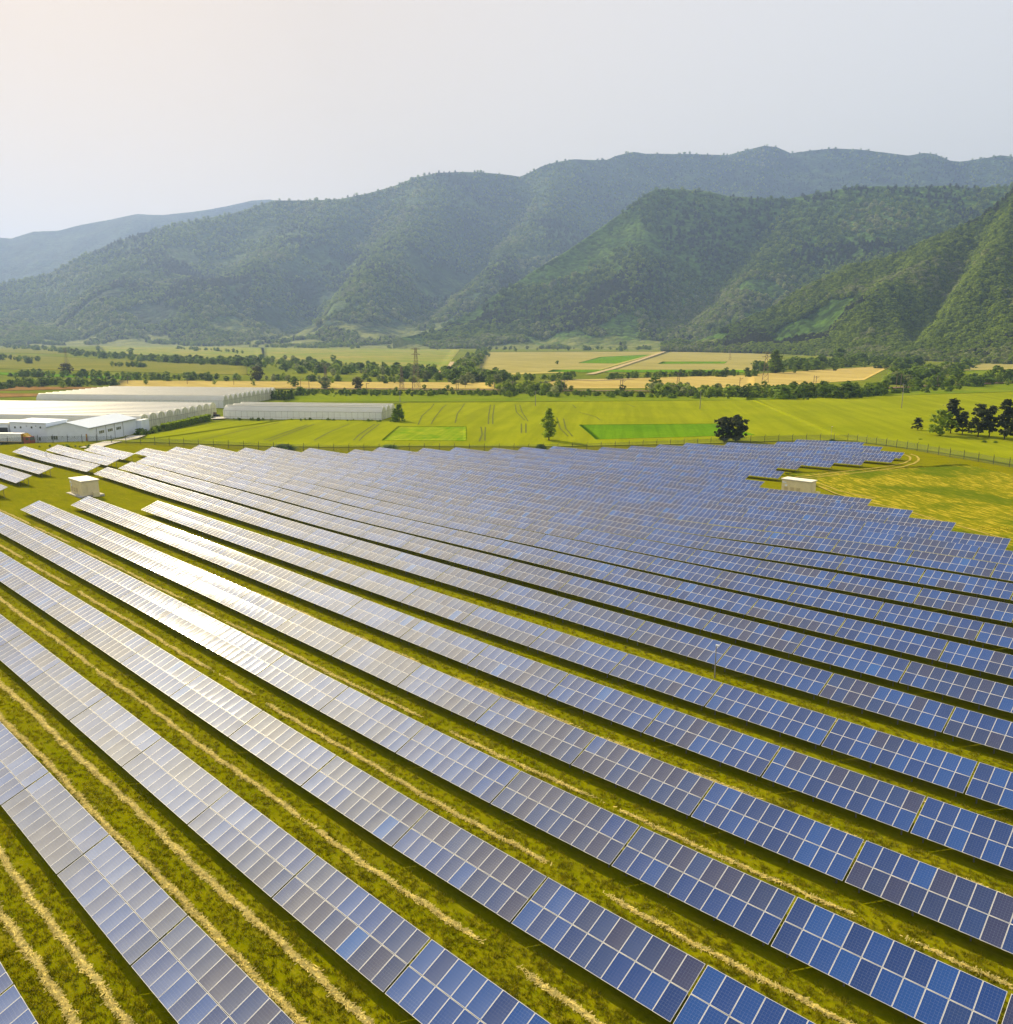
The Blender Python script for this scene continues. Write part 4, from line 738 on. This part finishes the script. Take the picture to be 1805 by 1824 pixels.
# ------------------------------------------------------------------ warehouses, truck, small yard things
def window(b_parent, c, d, panes, mat=M['white']):
    b = MB(); b.box(c, d); f = b.build('window', mat, b_parent); k = 0 if d[0] > d[1] else 1; n = panes
    b = MB()
    for i in range(n):
        cc = list(c); dd = [d[0]*1.0, d[1]*1.0, d[2]*.8]; wv = d[k]/n; cc[k] = c[k]-d[k]/2+wv*(i+.5); dd[k] = wv*.82; dd[1-k] = d[1-k]+.06; b.box(cc, dd)
    b.build('pane', M['glass'], f)
def shed(o, rz, lx, ly, eave, ridge, label):
    """gable end on local -y side, ridge along y, origin at the front left corner"""
    e = empty('warehouse', (o[0], o[1], PLAIN), rz, label, 'warehouse')
    b = MB(); pr = [(0, 0), (lx, 0), (lx, eave), (lx/2, ridge), (0, eave)]
    b.poly([(x, 0, z) for x, z in pr]); b.poly([(x, ly, z) for x, z in reversed(pr)]); b.poly([(lx, 0, 0), (lx, ly, 0), (lx, ly, eave), (lx, 0, eave)]); b.poly([(0, ly, 0), (0, 0, 0), (0, 0, eave), (0, ly, eave)]); b.build('wall', M['white'], e)
    b = MB()
    for s in (1, -1):
        x0, x1 = (lx/2, lx+.35) if s > 0 else (lx/2, -.35); z1 = eave-(ridge-eave)*.35/(lx/2)+.06; z0 = ridge+.06
        for dz in (0, .14): b.poly([(x0, -.3, z0+dz), (x1, -.3, z1+dz), (x1, ly+.3, z1+dz), (x0, ly+.3, z0+dz)][::(s if dz else -s)])
        b.poly([(x0, -.3, z0), (x1, -.3, z1), (x1, -.3, z1+.14), (x0, -.3, z0+.14)][::s]); b.poly([(x1, -.3, z1), (x1, ly+.3, z1), (x1, ly+.3, z1+.14), (x1, -.3, z1+.14)][::s])
    b.build('roof', M['bluew'], e); b = MB(); b.box((lx+.38, ly/2, eave-.12), (.14, ly+.5, .14)); b.build('gutter', M['pole'], e); return e
wdir = np.array([-298.1+277.9, 125.2-101.5]); wrz = math.atan2(wdir[1], wdir[0])-PI/2
e = shed((-288.0, 91.5), wrz, 14.0, 31, 5.2, 6.9, 'white gabled warehouse with pale blue roof by the fence')
window(e, (2.6, -.02, 2.1), (2.2, .12, 1.5), 3); 
for y_ in (7.5, 13.0, 18.5): window(e, (14.02, y_, 3.2), (.12, 3.2, 1.1), 3)
b = MB()
for x_ in (5.2, 7.0, 9.2): b.box((x_, -.04, 2.4), (.25, .08, .25))
b.build('air_vent', M['dark'], e)
b = MB()
for y_ in (4.5, 10.3, 15.8, 21.5): b.tube((14.09, y_, 0), (14.09, y_, 5.1), .06, None, 5)
b.build('downpipe', M['pole'], e); b = MB(); b.box((14.9, 34, 2.3), (1.8, 6, 4.6)); b.build('annex', M['white'], e)
b = MB(); b.box((13.2, -.14, 1.9), (.42, .05, 2.9)); o = b.build('banner', M['red'], None, (-288.0, 91.5, PLAIN), (0, 0, wrz)); tag(o, 'narrow red and orange banner on the warehouse corner', 'banner')
b = MB(); b.box((13.2, -.17, 2.7), (.40, .02, .9)); link('stripe', b.data('stripe', M['orange']), o)
e = empty('warehouse', (-289.5, 92.2, PLAIN), wrz, 'taller flat roofed white warehouse behind the truck', 'warehouse')
b = MB(); b.poly([(-12, 0, 0), (0, 0, 0), (0, 0, 6.6), (-12, 0, 7.0)]); b.poly([(0, 0, 0), (0, 12, 0), (0, 12, 6.6), (0, 0, 6.6)]); b.poly([(0, 12, 0), (-12, 12, 0), (-12, 12, 7.0), (0, 12, 6.6)]); b.poly([(-12, 12, 0), (-12, 0, 0), (-12, 0, 7.), (-12, 12, 7.)]); b.build('wall', M['white'], e)
b = MB(); b.poly([(-12.3, -.3, 7.05), (.3, -.3, 6.65), (.3, 12.3, 6.65), (-12.3, 12.3, 7.05)]); b.poly([(-12.3, -.3, 6.85), (.3, -.3, 6.45), (.3, -.3, 6.65), (-12.3, -.3, 7.05)]); b.poly([(.3, -.3, 6.45), (.3, 12.3, 6.45), (.3, 12.3, 6.65), (.3, -.3, 6.65)]); b.build('roof', M['bluew'], e)
for x_ in (-10.3, -8.4, -4.8, -1.9): window(e, (x_, -.02, 5.2), (.65, .12, .75), 1)
window(e, (-2.5, -.02, 1.5), (.75, .12, 1.3), 1)
b = MB()
for x_ in (-6.5, -3.4): b.box((x_, -.05, 5.6), (.3, .1, .25))
b.build('air_vent', M['pole'], e)
c3 = np.array([-289.5, 92.2])-np.array([math.cos(wrz), math.sin(wrz)])*12.4
e = empty('warehouse', (c3[0], c3[1], PLAIN), wrz, 'white shed with dark open doorway at the left photo edge', 'warehouse')
b = MB(); b.box((-7, 5, 3.2), (13.6, 10, 6.4)); b.build('wall', M['white'], e); b = MB(); b.box((-7, 5, 6.52), (14, 10.4, .22)); b.build('roof', M['creamroof'], e); b = MB(); b.box((-1.9, -.05, 2.6), (3, .16, 5)); b.build('door', M['dark'], e)
tp = np.array([-287.6, 87.2]); td = np.array([-288.6+297.9, 87.6-80.7]); trz = math.atan2(td[1], td[0])
e = empty('truck', (tp[0], tp[1], PLAIN), trz, 'parked truck with red cab and white box trailer before the warehouses', 'truck')
b = MB(); b.box((-8.6, 0, 2.55), (11.5, 2.5, 2.7)); tl = b.build('trailer', M['signwhite'], e); b = MB(); b.box((-8.6, -1.26, 1.28), (11.5, .05, .18)); b.box((-2.86, 0, 2.4), (.06, 2.52, 2.6)); b.build('trim', M['orange'], tl)
b = MB(); b.poly([(-2.2, -1.2, .7), (0, -1.2, .7), (.05, -1.2, 1.7), (-.25, -1.2, 2.9), (-2.2, -1.2, 2.9)]); b.poly([(-2.2, 1.2, 2.9), (-.25, 1.2, 2.9), (.05, 1.2, 1.7), (0, 1.2, .7), (-2.2, 1.2, .7)])
for (x0, z0), (x1, z1) in (((0, .7), (.05, 1.7)), ((.05, 1.7), (-.25, 2.9)), ((-.25, 2.9), (-2.2, 2.9)), ((-2.2, 2.9), (-2.2, .7)), ((-2.2, .7), (0, .7))): b.poly([(x0, -1.2, z0), (x0, 1.2, z0), (x1, 1.2, z1), (x1, -1.2, z1)])
cab = b.build('cab', M['red'], e); b = MB(); b.poly([(.08, -1.05, 1.75), (.08, 1.05, 1.75), (-.18, 1.05, 2.75), (-.18, -1.05, 2.75)]); b.build('windscreen', M['glass'], cab); b = MB(); b.box((-.9, -1.21, 2.25), (1.0, .04, .8)); b.build('side_window', M['glass'], cab)
b = MB(); b.poly([(-2.2, -1.1, 2.9), (-.9, -1.1, 2.95), (-2.2, -1.1, 3.9)]); b.poly([(-2.2, 1.1, 3.9), (-.9, 1.1, 2.95), (-2.2, 1.1, 2.9)]); b.poly([(-.9, -1.1, 2.95), (-.9, 1.1, 2.95), (-2.2, 1.1, 3.9), (-2.2, -1.1, 3.9)]); b.build('wind_deflector', M['orange'], cab)
b = MB(); b.box((-7.5, 0, .95), (13.5, .9, .25)); b.build('chassis', M['dark'], e)
for x_ in (-.9, -3.4, -10.2, -11.5, -12.8):
    for s in (-1, 1): b = MB(); b.tube((x_, s*.95, .5), (x_, s*1.25, .5), .5, None, 14); wh = b.build('wheel', M['tyre'], e); b = MB(); b.tube((x_, s*1.0, .5), (x_, s*1.27, .5), .22, None, 10); b.build('rim', M['pole'], wh)
bp = ground_at(65.5, 793); e = empty('barrel', (bp[0], bp[1], PLAIN), 0, 'blue plastic barrel standing beside the red truck cab', 'barrel')
b = MB(); b.tube((0, 0, 0), (0, 0, .5), .48, .55, 14); b.tube((0, 0, .5), (0, 0, 1.15), .55, .48, 14); b.build('drum', M['blue'], e); b = MB(); b.tube((0, 0, 1.15), (0, 0, 1.22), .5, .46, 14); b.build('lid', M['blue'], e)
bp = ground_at(386, 743); e = empty('farm_machine', (bp[0], bp[1], bp[2]), .6, 'small dark farm machine parked between the greenhouses', 'machine')
b = MB(); b.box((0, 0, .8), (2.4, 1.2, .7)); b.build('body', M['dark'], e); b = MB(); b.box((-.6, 0, 1.6), (1.0, 1.1, .9)); b.build('cab', M['rust'], e)
for x_ in (-.7, .8):
    for s in (-.7, .7): b = MB(); b.tube((x_, s-.12, .45), (x_, s+.12, .45), .45, None, 12); b.build('wheel', M['tyre'], e)
# trimmed hedge: many small leaf faces on a long box volume
h0, h1 = ground_at(291, 768), ground_at(372, 749); n = 9000; s = NR.random(n); d = (h1-h0); L_ = np.linalg.norm(d[:2]); dn = np.array([-d[1], d[0]])/L_
a = NR.uniform(-1, 1, n); zz = NR.random(n); face = NR.random(n); a = np.where(face < .5, np.sign(a)*.95+NR.normal(0, .08, n), a); zz = np.where(face >= .5, .97+NR.normal(0, .05, n), zz)
Pp = np.stack([h0[0]+d[0]*s+dn[0]*a*.9, h0[1]+d[1]*s+dn[1]*a*.9, PLAIN+.3+zz*(2.0+.15*np.sin(s*60))], 1); nn = NR.normal(0, 1, (n, 3)); nn /= np.linalg.norm(nn, axis=1, keepdims=True); u_ = np.cross(nn, NR.normal(0, 1, (n, 3))); u_ /= np.linalg.norm(u_, axis=1, keepdims=True); v_ = np.cross(nn, u_); sz = .22
V = np.stack([Pp-u_*sz-v_*sz, Pp+u_*sz-v_*sz, Pp+u_*sz+v_*sz, Pp-u_*sz+v_*sz], 1).reshape(-1, 3)
o = link('hedge', mesh('hedge', V-np.array([h0[0], h0[1], PLAIN]), np.arange(n*4).reshape(n, 4), M['leaflight'], None, np.repeat(NR.random((n, 1)), 3, 1)), None, (h0[0], h0[1], PLAIN)); tag(o, 'long clipped green hedge beside the greenhouse gables', 'hedge')
# ------------------------------------------------------------------ towers, masts, farmhouse
def lattice(px, py, hp, wb, label, arms=2):
    p = ground_at(px, py); h = hp*project([p])[0, 2]/FPX; e = empty('lattice_tower', p, .5, label, 'tower', 'steel lattice towers'); b = MB(); wt_ = wb*.22; n = 7; rr = .085
    def cr(k): t_ = k/n; w_ = wb*(1-t_)+wt_*t_; return [np.array((sx*w_/2, sy*w_/2, h*t_)) for sx, sy in ((-1, -1), (1, -1), (1, 1), (-1, 1))]
    for k in range(n):
        a, c_ = cr(k), cr(k+1)
        for i in range(4): b.tube(a[i], c_[i], rr, None, 4); b.tube(a[i], c_[(i+1) % 4], rr*.7, None, 4); b.tube(a[(i+1) % 4], c_[i], rr*.7, None, 4)
    b.build('lattice_mast', M['rust'], e)
    for i in range(arms): z = h*(.97-.13*i); b = MB(); b.tube((-wb*.75, 0, z), (wb*.75, 0, z), .13, None, 4); b.tube((-wb*.75, 0, z), (0, 0, z+.9), .08, None, 4); b.tube((wb*.75, 0, z), (0, 0, z+.9), .08, None, 4); b.build('crossarm', M['rust'], e)
lattice(742, 691, 70, 4.2, 'tallest rusty lattice tower beyond the railway'); lattice(716, 692, 38, 2.6, 'short lattice mast left of the tallest tower', 1); lattice(581, 690, 36, 2.6, 'lattice mast above the pale airy tree', 1); lattice(119.5, 652, 31, 4., 'lattice tower above the large olive tree')
lattice(1363, 682, 54, 4.5, 'lattice tower at the left edge of the right golden field'); lattice(1300.5, 641, 17, 3.2, 'far lattice tower in the tan field', 1); lattice(1208, 692, 27, 2.6, 'lattice mast in the shrubs right of the round tree', 1)
def mast(px, py, hp, label, arm=1):
    p = ground_at(px, py); h = hp*project([p])[0, 2]/FPX; e = empty('railway_mast', p, 1.0, label, 'mast', 'overhead line masts along the railway')
    b = MB(); b.tube((0, 0, -.2), (0, 0, h), .2, .14, 6); b.build('pole', M['rust'], e); b = MB(); b.tube((0, 0, h*.9), (2.2*arm, 0, h*.95), .08, None, 4); b.tube((0, 0, h*.78), (2.2*arm, 0, h*.95), .07, None, 4); b.build('bracket', M['rust'], e)
MST = [(551, 693, 22, 'mast at the end of the greenhouse'), (536, 690, 16, 'short mast beside the yellow green tree'), (653, 694, 12, 'mast right of the olive tree'), (735, 695, 15, 'mast just left of the tallest tower foot'), (813, 696, 19, 'left mast of the pair under the tree belt'), (816.5, 696, 19, 'right mast of the pair under the tree belt'), (829, 691, 10, 'short signal post right of the mast pair'), (913, 696, 18, 'mast among the pale acacia shrubs'),
       (1000, 698, 21, 'left mast at the pale road'), (1006, 698, 21, 'right mast at the pale road'), (1105, 698, 22, 'left mast above the dark bush'), (1109, 697, 20, 'right mast above the dark bush'), (1317, 701, 29, 'tall mast before the right golden field'), (1449, 693, 24, 'left mast in the green shrubs'), (1453, 693, 23, 'right mast in the green shrubs'), (1596, 695, 29, 'left white mast under the large round tree'), (1604, 694, 29, 'right white mast under the large round tree'), (1669, 690, 21, 'thin mast beside the road'), (228, 684, 13, 'post behind the greenhouses at left'), (334, 685, 11, 'post behind the middle of the back greenhouse'), (417, 686, 13, 'post on the golden strip behind the greenhouse'), (76, 675, 11, 'left post on the bright green field')]
for px, py, hp, lb in MST: mast(px, py, hp, lb)
for i, x in enumerate((1700, 1722, 1745, 1762, 1785)):
    p = ground_at(x, 686.5-i*1.4); b = MB(); b.box((0, 0, .5), (.5, .5, 1.3)); o = b.build('marker_stone', M['signwhite'], None, (p[0], p[1], p[2]+.6)); tag(o, ['first', 'second', 'third', 'fourth', 'fifth'][i]+' white marker stone from the left along the road', 'marker stone', 'white stones along the road')
p = ground_at(1449, 652); e = empty('farmhouse', p, .9, 'small pale farmhouse among trees beside the golden field', 'house')
b = MB(); b.box((0, 0, 2.2), (12, 8, 4.6)); b.build('wall', M['signwhite'], e); b = MB(); b.poly([(-6.4, -4.4, 4.4), (6.4, -4.4, 4.4), (6.4, 0, 7), (-6.4, 0, 7)]); b.poly([(-6.4, 0, 7), (6.4, 0, 7), (6.4, 4.4, 4.4), (-6.4, 4.4, 4.4)]); b.poly([(6.0, -4, 4.5), (6.0, 4, 4.5), (6.0, 0, 6.9)]); b.poly([(-6.0, 4, 4.5), (-6.0, -4, 4.5), (-6.0, 0, 6.9)]); b.build('roof', M['roofred'], e)
for x_ in (-3.5, 0, 3.5): window(e, (x_, -4.02, 2.6), (1.4, .15, 1.5), 2)
# ------------------------------------------------------------------ haze
b = MB(); b.box((-1500, 2500, 648), (24000, 22000, 1310)); hz = b.build('haze', None); hz.data.materials.clear()
hm = bpy.data.materials.new('haze_air'); hm.use_nodes = True; nt = hm.node_tree; nt.nodes.clear(); o_ = nt.nodes.new('ShaderNodeOutputMaterial'); pv = nt.nodes.new('ShaderNodeVolumePrincipled')
pv.inputs['Color'].default_value = (.38, .54, .97, 1); pv.inputs['Density'].default_value = HAZE_D = .0001; pv.inputs['Anisotropy'].default_value = .3; nt.links.new(pv.outputs[0], o_.inputs['Volume']); hz.data.materials.append(hm); tag(hz, 'pale summer haze over the whole valley', None, None, 'stuff')
# ------------------------------------------------------------------ camera, light, sky
cam = bpy.data.cameras.new('camera'); co = link('camera', cam, None, (0, 0, CZ), (PI/2-PITCH, 0, -YAW)); cam.sensor_fit = 'VERTICAL'; cam.sensor_height = 24; cam.lens = 24*FPX/1824; cam.clip_start = .5; cam.clip_end = 40000; S.camera = co
SAZ, SEL = math.radians(-83), math.radians(31.5)        # azimuth from +Y towards +X
sd = np.array([math.sin(SAZ)*math.cos(SEL), math.cos(SAZ)*math.cos(SEL), math.sin(SEL)])
sun = bpy.data.lights.new('sun', 'SUN'); sun.energy = 4.8; sun.angle = math.radians(.6); sun.color = (1, .83, .52); so = link('sun', sun, None, (0, 0, 200))
from mathutils import Vector
so.rotation_euler = Vector((-sd[0], -sd[1], -sd[2])).to_track_quat('-Z', 'Y').to_euler()
W = bpy.data.worlds.new('World'); S.world = W; W.use_nodes = True; wn = W.node_tree.nodes; sk = wn.new('ShaderNodeTexSky'); sk.sky_type = 'NISHITA'; sk.sun_disc = False; sk.sun_elevation = SEL; sk.sun_rotation = SAZ
sk.air_density = 1.0; sk.dust_density = 4.0; sk.ozone_density = 1.0; sk.altitude = 300; wl_ = W.node_tree.links.new
def vm(op, a, b):
    m = wn.new('ShaderNodeVectorMath'); m.operation = op
    for k, v in ((0, a), (1, b)):
        if hasattr(v, 'is_output'): wl_(v, m.inputs[k])
        else: m.inputs[k].default_value = v
    return m.outputs[0]
KS, GAIN = 3.8, 8.5   # thin high haze evens out the glow round the sun (brightness is compressed, hue kept)
dt = wn.new('ShaderNodeVectorMath'); dt.operation = 'DOT_PRODUCT'; wl_(sk.outputs[0], dt.inputs[0]); dt.inputs[1].default_value = (.2126, .7152, .0722)
def sm(op, a, b):
    m = wn.new('ShaderNodeMath'); m.operation = op
    for k, v in ((0, a), (1, b)):
        if hasattr(v, 'is_output'): wl_(v, m.inputs[k])
        else: m.inputs[k].default_value = v
    return m.outputs[0]
fac = sm('DIVIDE', GAIN, sm('ADD', sm('MULTIPLY', dt.outputs[1], GAIN/KS), 1.)); cb = wn.new('ShaderNodeCombineXYZ')
for k in range(3): wl_(fac, cb.inputs[k])
soft = vm('MULTIPLY', sk.outputs[0], cb.outputs[0])
hs = wn.new('ShaderNodeHueSaturation'); hs.inputs['Saturation'].default_value = .6; wl_(soft, hs.inputs['Color'])
wl_(vm('MULTIPLY', hs.outputs[0], (1.16, 1.0, .81)), wn['Background'].inputs[0]); wn['Background'].inputs[1].default_value = .12
S.view_settings.view_transform = 'Standard'; S.view_settings.look = 'None'; S.view_settings.exposure = .8; S.view_settings.gamma = 1
S.render.engine = 'CYCLES'; cy = S.cycles; cy.use_denoising = True; cy.max_bounces = 6; cy.diffuse_bounces = 3; cy.glossy_bounces = 3; cy.transmission_bounces = 3; cy.volume_bounces = 1; cy.transparent_max_bounces = 12; cy.use_adaptive_sampling = True; cy.adaptive_threshold = .02; cy.sample_clamp_indirect = 6
